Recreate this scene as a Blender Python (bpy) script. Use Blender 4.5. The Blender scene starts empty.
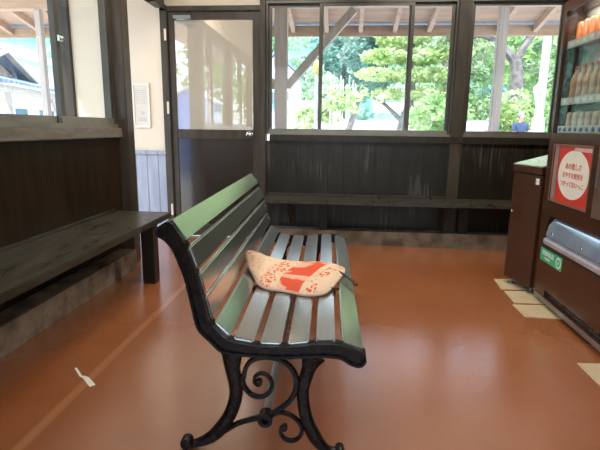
import bpy, math, random
import numpy as np
from mathutils import Vector, Matrix
random.seed(7); rng = np.random.default_rng(7)
PI = math.pi
S = bpy.context.scene
C = S.collection

# ---------------------------------------------------------------- camera
H = 1.10
cam = bpy.data.cameras.new('camera'); camo = bpy.data.objects.new('camera', cam); C.objects.link(camo)
cam.sensor_width = 36; cam.lens = 475.26 / 600 * 36; cam.clip_start = 0.05; cam.clip_end = 600
M = np.array([[0.99572572, 0.09147397, 0.01275934],
              [0.03072805, -0.19782314, -0.97975599],
              [-0.08709808, 0.9759603, -0.19978841]])      # rows: camera right, down, forward in world axes
R = Matrix(((M[0][0], -M[1][0], -M[2][0]), (M[0][1], -M[1][1], -M[2][1]), (M[0][2], -M[1][2], -M[2][2])))
camo.matrix_world = Matrix.Translation((0, 0, H)) @ R.to_4x4()
S.camera = camo

# ---------------------------------------------------------------- world, sun, lamps, exposure
S.view_settings.view_transform = 'Standard'; S.view_settings.look = 'None'
S.view_settings.gamma = 1.0; S.view_settings.use_curve_mapping = False
S.view_settings.exposure = 0.0
SKY = 4.6; SUN = 8.0; ROOM_FILL = 42.0
w = bpy.data.worlds.new('sky'); S.world = w; w.use_nodes = True
nt = w.node_tree; bg = nt.nodes['Background']
tc = nt.nodes.new('ShaderNodeTexCoord'); sx = nt.nodes.new('ShaderNodeSeparateXYZ'); cr = nt.nodes.new('ShaderNodeValToRGB')
nt.links.new(tc.outputs['Generated'], sx.inputs[0]); nt.links.new(sx.outputs['Z'], cr.inputs[0]); nt.links.new(cr.outputs[0], bg.inputs[0])
cr.color_ramp.elements[0].position = 0.0; cr.color_ramp.elements[0].color = (0.86, 0.93, 1.0, 1)
cr.color_ramp.elements[1].position = 0.8; cr.color_ramp.elements[1].color = (0.42, 0.63, 1.0, 1)
bg.inputs[1].default_value = SKY
sl = bpy.data.lights.new('sun', 'SUN'); sl.energy = SUN; sl.angle = math.radians(2); sl.color = (1, 0.95, 0.86)
so = bpy.data.objects.new('sun', sl); C.objects.link(so)
so.rotation_euler = Vector((-0.34, -0.42, 0.95)).to_track_quat('Z', 'Y').to_euler()

# ---------------------------------------------------------------- materials
def nmat(name):
    m = bpy.data.materials.new(name); m.use_nodes = True
    return m, m.node_tree, m.node_tree.nodes['Principled BSDF']
def mat(name, col, rough=0.5, metal=0.0, col2=None, scale=8.0, stretch=(1, 1, 1), bump=0.0, bscale=None, coat=0.0, spec=0.5, lo=0.35, hi=0.65, rough2=None, detail=5):
    m, t, p = nmat(name)
    p.inputs['Base Color'].default_value = (*col, 1); p.inputs['Roughness'].default_value = rough
    p.inputs['Metallic'].default_value = metal; p.inputs['Coat Weight'].default_value = coat
    p.inputs['Coat Roughness'].default_value = 0.1; p.inputs['Specular IOR Level'].default_value = spec
    if col2 or bump:
        tc = t.nodes.new('ShaderNodeTexCoord'); mp = t.nodes.new('ShaderNodeMapping'); t.links.new(tc.outputs['Object'], mp.inputs[0])
        mp.inputs['Scale'].default_value = stretch
        n = t.nodes.new('ShaderNodeTexNoise'); n.inputs['Scale'].default_value = scale; n.inputs['Detail'].default_value = detail
        t.links.new(mp.outputs[0], n.inputs[0])
        if col2:
            r = t.nodes.new('ShaderNodeValToRGB'); r.color_ramp.elements[0].position = lo; r.color_ramp.elements[1].position = hi
            r.color_ramp.elements[0].color = (*col, 1); r.color_ramp.elements[1].color = (*col2, 1)
            t.links.new(n.outputs[0], r.inputs[0]); t.links.new(r.outputs[0], p.inputs['Base Color'])
        if rough2 is not None:
            mr = t.nodes.new('ShaderNodeMapRange'); mr.inputs[1].default_value = .3; mr.inputs[2].default_value = .7
            mr.inputs[3].default_value = rough; mr.inputs[4].default_value = rough2
            t.links.new(n.outputs[0], mr.inputs[0]); t.links.new(mr.outputs[0], p.inputs['Roughness'])
        if bump:
            n2 = n
            if bscale:
                n2 = t.nodes.new('ShaderNodeTexNoise'); n2.inputs['Scale'].default_value = bscale; n2.inputs['Detail'].default_value = 3
                t.links.new(mp.outputs[0], n2.inputs[0])
            b = t.nodes.new('ShaderNodeBump'); b.inputs['Strength'].default_value = bump; b.inputs['Distance'].default_value = 0.01
            t.links.new(n2.outputs[0], b.inputs['Height']); t.links.new(b.outputs[0], p.inputs['Normal'])
    return m
def mat_lowspec(name, *a, **k): return mat(name, *a, spec=.24, **k)
def glass(name, tint=(1, 1, 1), ior=1.5, gain=1.0):
    m, t, p = nmat(name); t.nodes.remove(p)
    out = t.nodes['Material Output']
    tr = t.nodes.new('ShaderNodeBsdfTransparent'); tr.inputs[0].default_value = (*tint, 1)
    gl = t.nodes.new('ShaderNodeBsdfGlossy'); gl.inputs['Roughness'].default_value = 0.0
    lw = t.nodes.new('ShaderNodeLayerWeight'); lw.inputs[0].default_value = .5      # facing = 1 - |cos|, the same from both sides
    pw = t.nodes.new('ShaderNodeMath'); pw.operation = 'POWER'; pw.inputs[1].default_value = 5; t.links.new(lw.outputs['Facing'], pw.inputs[0])
    mu = t.nodes.new('ShaderNodeMath'); mu.operation = 'MULTIPLY_ADD'; mu.inputs[1].default_value = .9; mu.inputs[2].default_value = .012 * gain; mu.use_clamp = True
    mx = t.nodes.new('ShaderNodeMixShader'); t.links.new(pw.outputs[0], mu.inputs[0]); t.links.new(mu.outputs[0], mx.inputs[0])
    t.links.new(tr.outputs[0], mx.inputs[1]); t.links.new(gl.outputs[0], mx.inputs[2]); t.links.new(mx.outputs[0], out.inputs[0])
    return m
def boards(name, col, col2, pitch, axis, groove=0.04, rough=0.4, noise=6.0, coat=0.0, depth=0.6, gcol=0.35, wear=None):
    """painted tongue-and-groove boards: grooves every «pitch» m along object axis"""
    m, t, p = nmat(name)
    N = t.nodes.new; L = t.links.new
    tc = N('ShaderNodeTexCoord'); sx = N('ShaderNodeSeparateXYZ'); L(tc.outputs['Object'], sx.inputs[0])
    dv = N('ShaderNodeMath'); dv.operation = 'DIVIDE'; dv.inputs[1].default_value = pitch; L(sx.outputs[axis], dv.inputs[0])
    fr = N('ShaderNodeMath'); fr.operation = 'FRACT'; L(dv.outputs[0], fr.inputs[0])
    pp = N('ShaderNodeMath'); pp.operation = 'PINGPONG'; pp.inputs[1].default_value = 0.5; L(dv.outputs[0], pp.inputs[0])
    mr = N('ShaderNodeMapRange'); mr.inputs[1].default_value = 0.0; mr.inputs[2].default_value = groove; L(pp.outputs[0], mr.inputs[0])
    mp = N('ShaderNodeMapping'); L(tc.outputs['Object'], mp.inputs[0]); mp.inputs['Scale'].default_value = (3, 3, .5)
    n = N('ShaderNodeTexNoise'); n.inputs['Scale'].default_value = noise; n.inputs['Detail'].default_value = 6; L(mp.outputs[0], n.inputs[0])
    r = N('ShaderNodeValToRGB'); r.color_ramp.elements[0].position = .35; r.color_ramp.elements[1].position = .7
    r.color_ramp.elements[0].color = (*col, 1); r.color_ramp.elements[1].color = (*col2, 1); L(n.outputs[0], r.inputs[0])
    src = r.outputs[0]
    if wear:
        mp2 = N('ShaderNodeMapping'); L(tc.outputs['Object'], mp2.inputs[0]); mp2.inputs['Scale'].default_value = (60, 60, 2.5)
        n2 = N('ShaderNodeTexNoise'); n2.inputs['Scale'].default_value = 1; n2.inputs['Detail'].default_value = 4; L(mp2.outputs[0], n2.inputs[0])
        n3 = N('ShaderNodeTexNoise'); n3.inputs['Scale'].default_value = 2.2; L(tc.outputs['Object'], n3.inputs[0])
        mm = N('ShaderNodeMath'); mm.operation = 'MULTIPLY'; L(n2.outputs[0], mm.inputs[0]); L(n3.outputs[0], mm.inputs[1])
        r2 = N('ShaderNodeMapRange'); r2.inputs[1].default_value = .31; r2.inputs[2].default_value = .42; r2.inputs[4].default_value = .6; L(mm.outputs[0], r2.inputs[0])
        mx = N('ShaderNodeMixRGB'); L(r2.outputs[0], mx.inputs[0]); L(src, mx.inputs[1]); mx.inputs[2].default_value = (*wear, 1); src = mx.outputs[0]
    m2 = N('ShaderNodeMixRGB'); m2.blend_type = 'MIX'; L(mr.outputs[0], m2.inputs[0]); m2.inputs[1].default_value = (*[c * gcol for c in col], 1); L(src, m2.inputs[2])
    L(m2.outputs[0], p.inputs['Base Color']); p.inputs['Roughness'].default_value = rough; p.inputs['Coat Weight'].default_value = coat; p.inputs['Specular IOR Level'].default_value = .3
    b = N('ShaderNodeBump'); b.inputs['Strength'].default_value = depth; b.inputs['Distance'].default_value = 0.006
    ad = N('ShaderNodeMath'); ad.operation = 'MULTIPLY_ADD'; L(n.outputs[0], ad.inputs[0]); ad.inputs[1].default_value = .15; L(mr.outputs[0], ad.inputs[2])
    L(ad.outputs[0], b.inputs['Height']); L(b.outputs[0], p.inputs['Normal'])
    return m

M_wall = boards('dark brown painted boards', (.014, .011, .007), (.022, .018, .012), .152, 'X', rough=.34, wear=(.10, .09, .075), depth=.15, gcol=.7)
M_panel = mat_lowspec('dark brown panel', (.018, .010, .005), .30, col2=(.028, .017, .009), scale=3, stretch=(6, 6, .7), bump=.12)
M_dark = mat_lowspec('dark brown paint', (.020, .016, .011), .32, col2=(.032, .026, .019), scale=6, stretch=(3, 3, 1), bump=.1)
M_post = mat_lowspec('brown post paint', (.042, .032, .023), .34, col2=(.062, .049, .036), scale=5, stretch=(4, 4, .6), bump=.1)
M_frame = mat('bronze window frame', (.055, .046, .034), .30, metal=.3, col2=(.075, .064, .050), scale=4)
M_railsheen = mat('sheen grey rail', (.17, .15, .12), .32, metal=.3, col2=(.22, .195, .16), scale=6)  # paler than the bronze frames: sky sheen put into the colour
M_sill = mat('grey brown sill', (.13, .11, .085), .35, col2=(.19, .16, .13), scale=7, stretch=(1.2, 1.2, 6), bump=.25)
M_benchtop = mat_lowspec('dark worn bench plank', (.030, .026, .018), .25, col2=(.062, .056, .041), scale=5, stretch=(3, .8, 3), bump=.15, lo=.3, hi=.75, rough2=.4)
M_cream = mat('cream plaster', (.66, .56, .43), .75, col2=(.70, .60, .47), scale=2, bump=.05, bscale=120)
M_ceil = mat('ceiling board', (.68, .62, .52), .8, col2=(.72, .66, .56), scale=3)
M_concrete = mat('rough concrete', (.14, .095, .055), .85, col2=(.33, .25, .17), scale=9, bump=.9, bscale=22)
M_iron = mat_lowspec('black cast iron', (.006, .004, .003), .26, metal=.0, col2=(.016, .009, .006), scale=30, bump=.15, bscale=90)
M_hinge = mat('pale hinge plate', (.62, .52, .40), .5, col2=(.68, .58, .46), scale=20)
M_chrome = mat('chrome', (.75, .75, .76), .14, metal=1.0, bump=.02)
M_steel = mat('grey steel', (.35, .35, .34), .35, metal=.8, col2=(.28, .27, .26), scale=12)
M_wainscot = boards('blue grey boards', (.27, .29, .36), (.36, .38, .45), .115, 'X', groove=.05, rough=.45, gcol=.5)
M_plate = mat('cream card', (.58, .46, .28), .6, col2=(.50, .39, .23), scale=5)
M_vend = mat('brown enamel', (.052, .019, .009), .26, col2=(.060, .023, .011), scale=2, coat=.15)
M_black = mat('black rubber', (.012, .012, .012), .5, col2=(.02, .02, .02), scale=20)
M_white = mat('white plastic', (.80, .80, .78), .4, col2=(.76, .76, .75), scale=20)
M_glass = glass('window glass', (.97, .99, .98))
M_vglass = glass('display glass', (.92, .93, .92), gain=1.3)
# slats: glossy dark green paint, worn to a sheen
def slat_mat(name, a, b, rough):
    m, t, p = nmat(name); N = t.nodes.new; L = t.links.new
    tc = N('ShaderNodeTexCoord'); mp = N('ShaderNodeMapping'); L(tc.outputs['Object'], mp.inputs[0]); mp.inputs['Scale'].default_value = (14, 1.3, 14)
    n = N('ShaderNodeTexNoise'); n.inputs['Scale'].default_value = 5; n.inputs['Detail'].default_value = 8; L(mp.outputs[0], n.inputs[0])
    r = N('ShaderNodeValToRGB'); r.color_ramp.elements[0].position = .3; r.color_ramp.elements[1].position = .7
    r.color_ramp.elements[0].color = (*a, 1); r.color_ramp.elements[1].color = (*b, 1); L(n.outputs[0], r.inputs[0]); L(r.outputs[0], p.inputs['Base Color'])
    p.inputs['Metallic'].default_value = .9; p.inputs['Roughness'].default_value = rough; p.inputs['Coat Weight'].default_value = 1; p.inputs['Coat Roughness'].default_value = .33; p.inputs['Coat IOR'].default_value = 1.6
    bb = N('ShaderNodeBump'); bb.inputs['Strength'].default_value = .12; bb.inputs['Distance'].default_value = .004; L(n.outputs[0], bb.inputs['Height']); L(bb.outputs[0], p.inputs['Normal'])
    return m
M_slat = slat_mat('glossy dark green slat paint', (.42, .43, .385), (.56, .57, .525), .17)

def floor_mat():
    m, t, p = nmat('red brown painted concrete'); N = t.nodes.new; L = t.links.new
    tc = N('ShaderNodeTexCoord'); n = N('ShaderNodeTexNoise'); n.inputs['Scale'].default_value = 1.3; n.inputs['Detail'].default_value = 7; L(tc.outputs['Object'], n.inputs[0])
    r = N('ShaderNodeValToRGB'); r.color_ramp.elements[0].position = .3; r.color_ramp.elements[1].position = .72
    r.color_ramp.elements[0].color = (.31, .090, .025, 1); r.color_ramp.elements[1].color = (.40, .138, .048, 1); L(n.outputs[0], r.inputs[0])
    sx = N('ShaderNodeSeparateXYZ'); L(tc.outputs['Object'], sx.inputs[0])
    # the filled joint running parallel to the left wall
    a = N('ShaderNodeMath'); a.operation = 'ADD'; a.inputs[1].default_value = 1.092; L(sx.outputs['X'], a.inputs[0])
    b = N('ShaderNodeMath'); b.operation = 'ABSOLUTE'; L(a.outputs[0], b.inputs[0])
    j = N('ShaderNodeMapRange'); j.inputs[1].default_value = .012; j.inputs[2].default_value = .028; j.inputs[3].default_value = .55; j.inputs[4].default_value = 0; L(b.outputs[0], j.inputs[0])
    mx = N('ShaderNodeMixRGB'); L(j.outputs[0], mx.inputs[0]); L(r.outputs[0], mx.inputs[1]); mx.inputs[2].default_value = (.56, .24, .10, 1)
    L(mx.outputs[0], p.inputs['Base Color'])
    v = N('ShaderNodeTexNoise'); v.inputs['Scale'].default_value = 55; v.inputs['Detail'].default_value = 2; L(tc.outputs['Object'], v.inputs[0])
    vr = N('ShaderNodeMapRange'); vr.inputs[1].default_value = .66; vr.inputs[2].default_value = .74; L(v.outputs[0], vr.inputs[0])
    ad = N('ShaderNodeMath'); ad.operation = 'MULTIPLY_ADD'; L(n.outputs[0], ad.inputs[0]); ad.inputs[1].default_value = 2.0; L(vr.outputs[0], ad.inputs[2])
    ad2 = N('ShaderNodeMath'); ad2.operation = 'ADD'; L(ad.outputs[0], ad2.inputs[0]); L(j.outputs[0], ad2.inputs[1])
    bp = N('ShaderNodeBump'); bp.inputs['Strength'].default_value = .30; bp.inputs['Distance'].default_value = .0025; L(ad2.outputs[0], bp.inputs['Height']); L(bp.outputs[0], p.inputs['Normal'])
    rr = N('ShaderNodeMapRange'); rr.inputs[1].default_value = .3; rr.inputs[2].default_value = .7; rr.inputs[3].default_value = .17; rr.inputs[4].default_value = .27; L(n.outputs[0], rr.inputs[0]); L(rr.outputs[0], p.inputs['Roughness'])
    p.inputs['Specular IOR Level'].default_value = .8; p.inputs['Coat Weight'].default_value = 1; p.inputs['Coat Roughness'].default_value = .27; p.inputs['Coat IOR'].default_value = 2.05
    return m
M_floor = floor_mat()

# ---------------------------------------------------------------- mesh helpers
class MB:
    def __init__(s): s.v = []; s.f = []
    def box(s, x0, x1, y0, y1, z0, z1):
        b = len(s.v)
        s.v += [(x0, y0, z0), (x1, y0, z0), (x1, y1, z0), (x0, y1, z0), (x0, y0, z1), (x1, y0, z1), (x1, y1, z1), (x0, y1, z1)]
        s.f += [tuple(b + i for i in q) for q in ((0, 3, 2, 1), (4, 5, 6, 7), (0, 1, 5, 4), (1, 2, 6, 5), (2, 3, 7, 6), (3, 0, 4, 7))]
        return s
    def hexa(s, p):
        b = len(s.v); s.v += [tuple(q) for q in p]
        s.f += [tuple(b + i for i in q) for q in ((0, 3, 2, 1), (4, 5, 6, 7), (0, 1, 5, 4), (1, 2, 6, 5), (2, 3, 7, 6), (3, 0, 4, 7))]
        return s
    def bar(s, a, b, w, h, up=(0, 0, 1)):
        a = Vector(a); b = Vector(b); d = (b - a).normalized(); up = Vector(up)
        if abs(d.dot(up)) > .99: up = Vector((0, 1, 0))
        sd = d.cross(up).normalized() * w / 2; u = sd.cross(d).normalized() * h / 2
        return s.hexa([a - sd - u, a + sd - u, b + sd - u, b - sd - u, a - sd + u, a + sd + u, b + sd + u, b - sd + u])
    def tube(s, pts, rad, n=10, cap=True):
        pts = [Vector(p) for p in pts]; rad = rad if isinstance(rad, (list, tuple)) else [rad] * len(pts)
        b = len(s.v); prev = None
        for i, p in enumerate(pts):
            d = (pts[min(i + 1, len(pts) - 1)] - pts[max(i - 1, 0)]).normalized()
            if prev is None:
                up = Vector((0, 0, 1)) if abs(d.z) < .9 else Vector((1, 0, 0)); a = d.cross(up).normalized()
            else: a = (prev - d * prev.dot(d)).normalized()
            prev = a; c = d.cross(a)
            for k in range(n):
                t = 2 * PI * k / n; q = p + (a * math.cos(t) + c * math.sin(t)) * rad[i]; s.v.append(tuple(q))
        for i in range(len(pts) - 1):
            for k in range(n):
                s.f.append((b + i * n + k, b + i * n + (k + 1) % n, b + (i + 1) * n + (k + 1) % n, b + (i + 1) * n + k))
        if cap:
            s.f.append(tuple(b + k for k in range(n - 1, -1, -1))); e = b + (len(pts) - 1) * n; s.f.append(tuple(e + k for k in range(n)))
        return s
    def lathe(s, prof, c=(0, 0, 0), n=20, axis='z'):
        b = len(s.v)
        for r, z in prof:
            for k in range(n):
                t = 2 * PI * k / n; x, y = r * math.cos(t), r * math.sin(t)
                q = {'z': (x, y, z), 'y': (x, z, y), 'x': (z, x, y)}[axis]
                s.v.append((c[0] + q[0], c[1] + q[1], c[2] + q[2]))
        for i in range(len(prof) - 1):
            for k in range(n):
                s.f.append((b + i * n + k, b + i * n + (k + 1) % n, b + (i + 1) * n + (k + 1) % n, b + (i + 1) * n + k))
        s.f.append(tuple(b + k for k in range(n - 1, -1, -1))); e = b + (len(prof) - 1) * n; s.f.append(tuple(e + k for k in range(n)))
        return s
    def prism(s, poly, fn, a, b_):
        """poly: 2D list, fn(p, t) -> 3D, extruded from t=a to t=b_"""
        b = len(s.v); n = len(poly)
        s.v += [tuple(fn(p, a)) for p in poly] + [tuple(fn(p, b_)) for p in poly]
        s.f.append(tuple(b + i for i in range(n))); s.f.append(tuple(b + n + i for i in range(n - 1, -1, -1)))
        for i in range(n): s.f.append((b + i, b + (i + 1) % n, b + n + (i + 1) % n, b + n + i))
        return s
    def build(s, name, m, parent=None, bevel=0.0, smooth=False, loc=None, kind=None, fix=True):
        me = bpy.data.meshes.new(name); me.from_pydata([tuple(map(float, q)) for q in s.v], [], s.f); me.materials.append(m)
        if fix:
            import bmesh
            bm = bmesh.new(); bm.from_mesh(me); bmesh.ops.recalc_face_normals(bm, faces=bm.faces)
            if bevel: bmesh.ops.bevel(bm, geom=[e for e in bm.edges if e.is_manifold and e.calc_face_angle(0) > .6], offset=bevel, segments=2, affect='EDGES', clamp_overlap=True)
            bm.to_mesh(me); bm.free()
        if smooth:
            for p in me.polygons: p.use_smooth = True
            me.set_sharp_from_angle(angle=math.radians(42))
        o = bpy.data.objects.new(name, me); C.objects.link(o)
        if parent: o.parent = parent
        if loc: o.location = loc
        if kind: o['kind'] = kind
        return o
def box(name, m, x0, x1, y0, y1, z0, z1, parent=None, bevel=0.0, kind=None):
    return MB().box(x0, x1, y0, y1, z0, z1).build(name, m, parent, bevel, kind=kind)
def tag(o, label, cat, group=None, kind=None):
    o['label'] = label; o['category'] = cat
    if group: o['group'] = group
    if kind: o['kind'] = kind
    return o
def thing(name, label, cat, loc=(0, 0, 0), rz=0, group=None):
    o = bpy.data.objects.new(name, None); C.objects.link(o); o.location = loc; o.rotation_euler = (0, 0, rz); o.empty_display_size = .1
    return tag(o, label, cat, group)
def struct(o): o['kind'] = 'structure'; return o
def copy_tree(o, parent=None):
    c = o.copy(); C.objects.link(c); c.parent = parent
    for ch in list(o.children): copy_tree(ch, c)
    return c
def catmull(P, n=6):
    P = [np.array(p, float) for p in P]; out = []
    for i in range(len(P) - 1):
        p0 = P[max(i - 1, 0)]; p1 = P[i]; p2 = P[i + 1]; p3 = P[min(i + 2, len(P) - 1)]
        for k in range(n):
            t = k / n
            out.append(.5 * ((2 * p1) + (-p0 + p2) * t + (2 * p0 - 5 * p1 + 4 * p2 - p3) * t * t + (-p0 + 3 * p1 - 3 * p2 + p3) * t ** 3))
    out.append(P[-1]); return out

# ---------------------------------------------------------------- room dimensions
XL, XR, YB, YR, ZC = -1.74, 2.10, 4.64, -1.70, 2.85
HEAD = 2.19; GL = 1.089
# floor
struct(box('floor', M_floor, XL - .15, XR + .1, YR - .1, YB + .10, -.12, 0.0))
struct(box('ceiling', M_ceil, XL - .12, XR + .12, YR - .12, YB + .12, ZC, ZC + .1))
# back wall: boards below the windows, cream above, dark posts
wb = MB().box(-.80, 1.98, YB, YB + .10, 0, .976).build('wall_back', M_wall); struct(wb)
b = struct(box('wall_back_upper', M_cream, -1.75, XR + .1, YB + .005, YB + .10, 2.33, ZC))
struct(box('baseboard_back', M_concrete, -.73, 1.75, YB - .14, YB, 0, .136))
struct(box('trim_1', M_dark, -.72, 1.98, YB - .035, YB + .11, .974, 1.037, bevel=.004))         # ledge under the back windows
struct(box('trim_2', M_dark, -.755, XR + .1, YB - .02, YB + .11, 2.252, 2.33, bevel=.004))       # head beam over door and windows
struct(box('trim_3', M_post, -.808, -.756, YB - .03, YB + .11, 0, 2.33, bevel=.005))
struct(box('trim_4', M_post, .985, 1.093, YB - .03, YB + .11, 0, 2.251, bevel=.005))
struct(box('trim_5', M_post, 1.935, 2.0, YB - .03, YB + .11, 0, 2.251, bevel=.005))
struct(box('wall_right', M_panel, XR, XR + .1, YR, YB + .1, 0, 2.05))
struct(box('wall_right_upper', M_cream, XR, XR + .1, YR, YB + .1, 2.051, ZC))
struct(box('wall_back_end', M_dark, 2.001, XR + .02, YB, YB + .1, 0, 2.251))

struct(box('wall_back_over_door', M_cream, -1.75, -.808, YB + .005, YB + .10, 2.201, 2.33))
# windows in the back wall
def window_back(name, x0, x1, cuts, right_fixed=False):
    """outer frame, then sashes between cuts; each sash a child with its pane"""
    z0, z1 = 1.037, 2.25
    f = MB()
    f.box(x0, x1, YB + .005, YB + .09, z1 - .028, z1)
    f.box(x0, x0 + .018, YB + .005, YB + .09, z0 + .022, z1 - .028).box(x1 - .018, x1, YB + .005, YB + .09, z0 + .022, z1 - .028)
    fo = struct(f.build(name, M_frame, bevel=.002))
    box('bottom_rail', M_railsheen, x0, x1, YB - .002, YB + .09, z0, z0 + .022, fo, .002)
    for i, (a, b) in enumerate(cuts):
        y = YB + (.015 if i % 2 else .05)
        s = MB(); ww = .03
        s.box(a, b, y, y + .026, z1 - .055, z1 - .028)
        s.box(a, a + ww, y, y + .026, GL + .004, z1 - .055).box(b - ww, b, y, y + .026, GL + .004, z1 - .055)
        so_ = s.build('window_sash', M_frame, fo, bevel=.0015)
        box('sash_rail', M_railsheen, a, b, y, y + .026, z0 + .022, GL + .004, so_, .0015)
        box('window_pane', M_glass, a + ww, b - ww, y + .011, y + .015, GL + .004, z1 - .055, so_)
    return fo
window_back('window_1', -.755, .985, [(-.737, -.225), (-.26, .60), (.555, .967)])
window_back('window_2', 1.093, 1.934, [(1.111, 1.916)])

# left wall: dark panel, window band, concrete foot
PY0, PY1 = 3.60, 3.72
struct(box('wall_left', M_panel, XL - .10, XL, YR, PY0, 0, 1.02))
struct(box('wall_left_upper', M_cream, XL - .10, XL, YR, YB + .1, 2.34, ZC))
struct(box('baseboard_left', M_concrete, XL, XL + .135, YR, 3.50, 0, .15))
struct(box('trim_6', M_sill, XL - .11, XL + .035, YR, PY0, 1.012, 1.083, bevel=.005))
struct(box('trim_7', M_dark, XL - .11, XL + .02, YR, PY0, 2.24, 2.34, bevel=.004))
struct(box('trim_8', M_post, XL - .08, XL + .075, PY0, PY1, 0, 2.34, bevel=.006))
hd = struct(MB().box(XL - .06, XL + .03, PY1, YB - .02, 2.185, 2.34).build('trim_9', M_dark, bevel=.004))
rl = MB().box(XL + .03, XL + .055, PY1, YB - .04, 2.165, 2.20); rl.build('hanging_rail', M_dark, hd)
br = MB().tube([(XL + .06, 4.20, 2.20), (XL + .085, 4.18, 2.17), (XL + .10, 4.16, 2.14), (XL + .075, 4.13, 2.12), (XL + .05, 4.12, 2.135), (XL + .05, 4.30, 2.17)], .008, 8)
br.build('rail_bracket', M_iron, hd, smooth=True)
def window_left(name, y0, y1, cuts):
    z0, z1 = 1.083, 2.24
    f = MB()
    f.box(XL - .09, XL - .002, y0, y1, z1 - .03, z1)
    f.box(XL - .09, XL - .002, y0, y0 + .02, z0 + .03, z1 - .03).box(XL - .09, XL - .002, y1 - .02, y1, z0 + .03, z1 - .03)
    fo = struct(f.build(name, M_frame, bevel=.002))
    box('bottom_rail', M_railsheen, XL - .09, XL + .004, y0, y1, z0, z0 + .03, fo, .002)
    for i, (a, b) in enumerate(cuts):
        x = XL - (.045 if i % 2 else .08)
        s = MB(); ww = .04
        s.box(x, x + .03, a, b, z1 - .06, z1 - .03)
        s.box(x, x + .03, a, a + ww, 1.155, z1 - .06).box(x, x + .03, b - ww, b, 1.155, z1 - .06)
        so_ = s.build('window_sash', M_frame, fo, bevel=.0015)
        box('sash_rail', M_railsheen, x, x + .03, a, b, z0 + .03, 1.155, so_, .0015)
        box('window_pane', M_glass, x + .013, x + .017, a + ww, b - ww, 1.155, z1 - .06, so_)
    return fo
w3 = window_left('window_3', 1.95, PY0, [(1.97, 2.975), (2.895, PY0 - .02)])
lk = MB().box(XL - .012, XL + .004, 2.90, 2.94, 1.60, 1.635).lathe([(.004, 0), (.012, .004), (.012, .012), (.004, .016)], (XL + .004, 2.92, 1.618), 12, 'x')
lk.build('window_latch', M_chrome, w3, bevel=.002)
window_left('window_4', .35, 1.87, [(.37, 1.14), (1.08, 1.85)])
window_left('window_5', -1.6, .27, [(-1.58, -.63), (-.69, .25)])
struct(box('trim_10', M_post, XL - .09, XL + .01, 1.87, 1.95, 1.083, 2.24))
struct(box('trim_11', M_post, XL - .09, XL + .01, .27, .35, 1.083, 2.24))

# rear wall (behind the camera) with wide openings that let the daylight in
rw = MB().box(XL, XR, YR - .1, YR, 0, .35).box(XL, XR, YR - .1, YR, 2.45, ZC)
for x in (XL, -.95, -.1, .75, XR - .08): rw.box(x, x + .10, YR - .1, YR, .35, 2.45)
rw.box(XL + .1, -.95, YR - .1, YR, .35, 1.0).box(.85, XR - .08, YR - .1, YR, .35, 1.0)
struct(rw.build('wall_rear', M_dark))

# wing wall beyond the side entrance: cream plaster over blue-grey boards
wg = struct(box('wall_side', M_cream, -2.66, -1.75, YB, YB + .12, .86, 2.62))
struct(box('wall_side_boards', M_wainscot, -2.66, -1.75, YB - .012, YB + .12, -.1, .835))
struct(box('trim_12', M_wainscot, -2.66, -1.75, YB - .03, YB + .12, .825, .862, bevel=.004))
struct(box('trim_13', M_post, -2.775, -2.66, YB - .03, YB + .13, -.1, 2.62, bevel=.006))
# pale window reflection on it, built as a framed panel
nb = thing('reflected_window', 'window reflection built as a white framed panel with grey lines on the cream wall left of the door', 'reflection', (-1.985, YB, 1.295))
M_reflection = mat('pale reflection panel', (.62, .56, .47), .5, col2=(.58, .52, .44), scale=15)
M_line = mat('grey print', (.50, .47, .43), .6, col2=(.44, .42, .39), scale=20)
f = MB().box(-.085, .085, -.02, 0, -.21, -.19).box(-.085, .085, -.02, 0, .19, .21).box(-.085, -.068, -.02, 0, -.19, .19).box(.068, .085, -.02, 0, -.19, .19)
f.build('frame', mat('cream white frame', (.72, .66, .58), .4, col2=(.68, .62, .54), scale=20), nb, bevel=.002)
box('paper', M_reflection, -.068, .068, -.012, -.002, -.19, .19, nb)
l = MB()
for i in range(7): l.box(-.055, .05, -.0135, -.012, .02 + i * .02, .028 + i * .02)
l.build('reflected_lines', M_line, nb)
l = MB().lathe([(.001, 0), (.022, 0), (.022, .0015), (.001, .0015)], (.01, -.0145, -.07), 14, 'y').box(-.03, .045, -.0135, -.012, -.15, -.11); l.build('reflected_figure', M_line, nb)

# ---------------------------------------------------------------- door
M_doorglass, t, p = nmat('door pane'); p.inputs['Base Color'].default_value = (.50, .43, .33, 1); p.inputs['Roughness'].default_value = .5
gl = t.nodes.new('ShaderNodeBsdfGlossy'); gl.inputs[0].default_value = (.95, .95, .95, 1); gl.inputs['Roughness'].default_value = .01
mx = t.nodes.new('ShaderNodeMixShader'); mx.inputs[0].default_value = .30
t.links.new(p.outputs[0], mx.inputs[1]); t.links.new(gl.outputs[0], mx.inputs[2]); t.links.new(mx.outputs[0], t.nodes['Material Output'].inputs[0])
M_doorp = mat('glossy door panel', (.020, .013, .009), .22, col2=(.03, .021, .015), scale=3, stretch=(5, 5, .6), coat=.9, bump=.05)
dr = thing('door_1', 'dark brown door with a tall cream glass pane and round chrome knob', 'door', (0, 0, 0)); dr['kind'] = 'structure'
dx0, dx1 = -1.69, -.812
MB().box(-1.76, -1.693, YB - .03, YB + .10, 0, 2.19).build('door_jamb', M_post, dr, bevel=.004)
f = MB().box(dx0, dx0 + .055, YB, YB + .045, .012, 2.155).box(dx1 - .07, dx1, YB, YB + .045, .012, 2.155)
f.box(dx0 + .055, dx1 - .07, YB, YB + .045, 2.085, 2.155).box(dx0 + .055, dx1 - .07, YB, YB + .045, .985, 1.075).box(dx0 + .055, dx1 - .07, YB, YB + .045, .012, .13)
f.build('door_frame', M_post, dr, bevel=.003)
box('door_head', M_post, -1.76, -.808, YB - .03, YB + .11, 2.157, 2.20, dr, .004)
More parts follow.
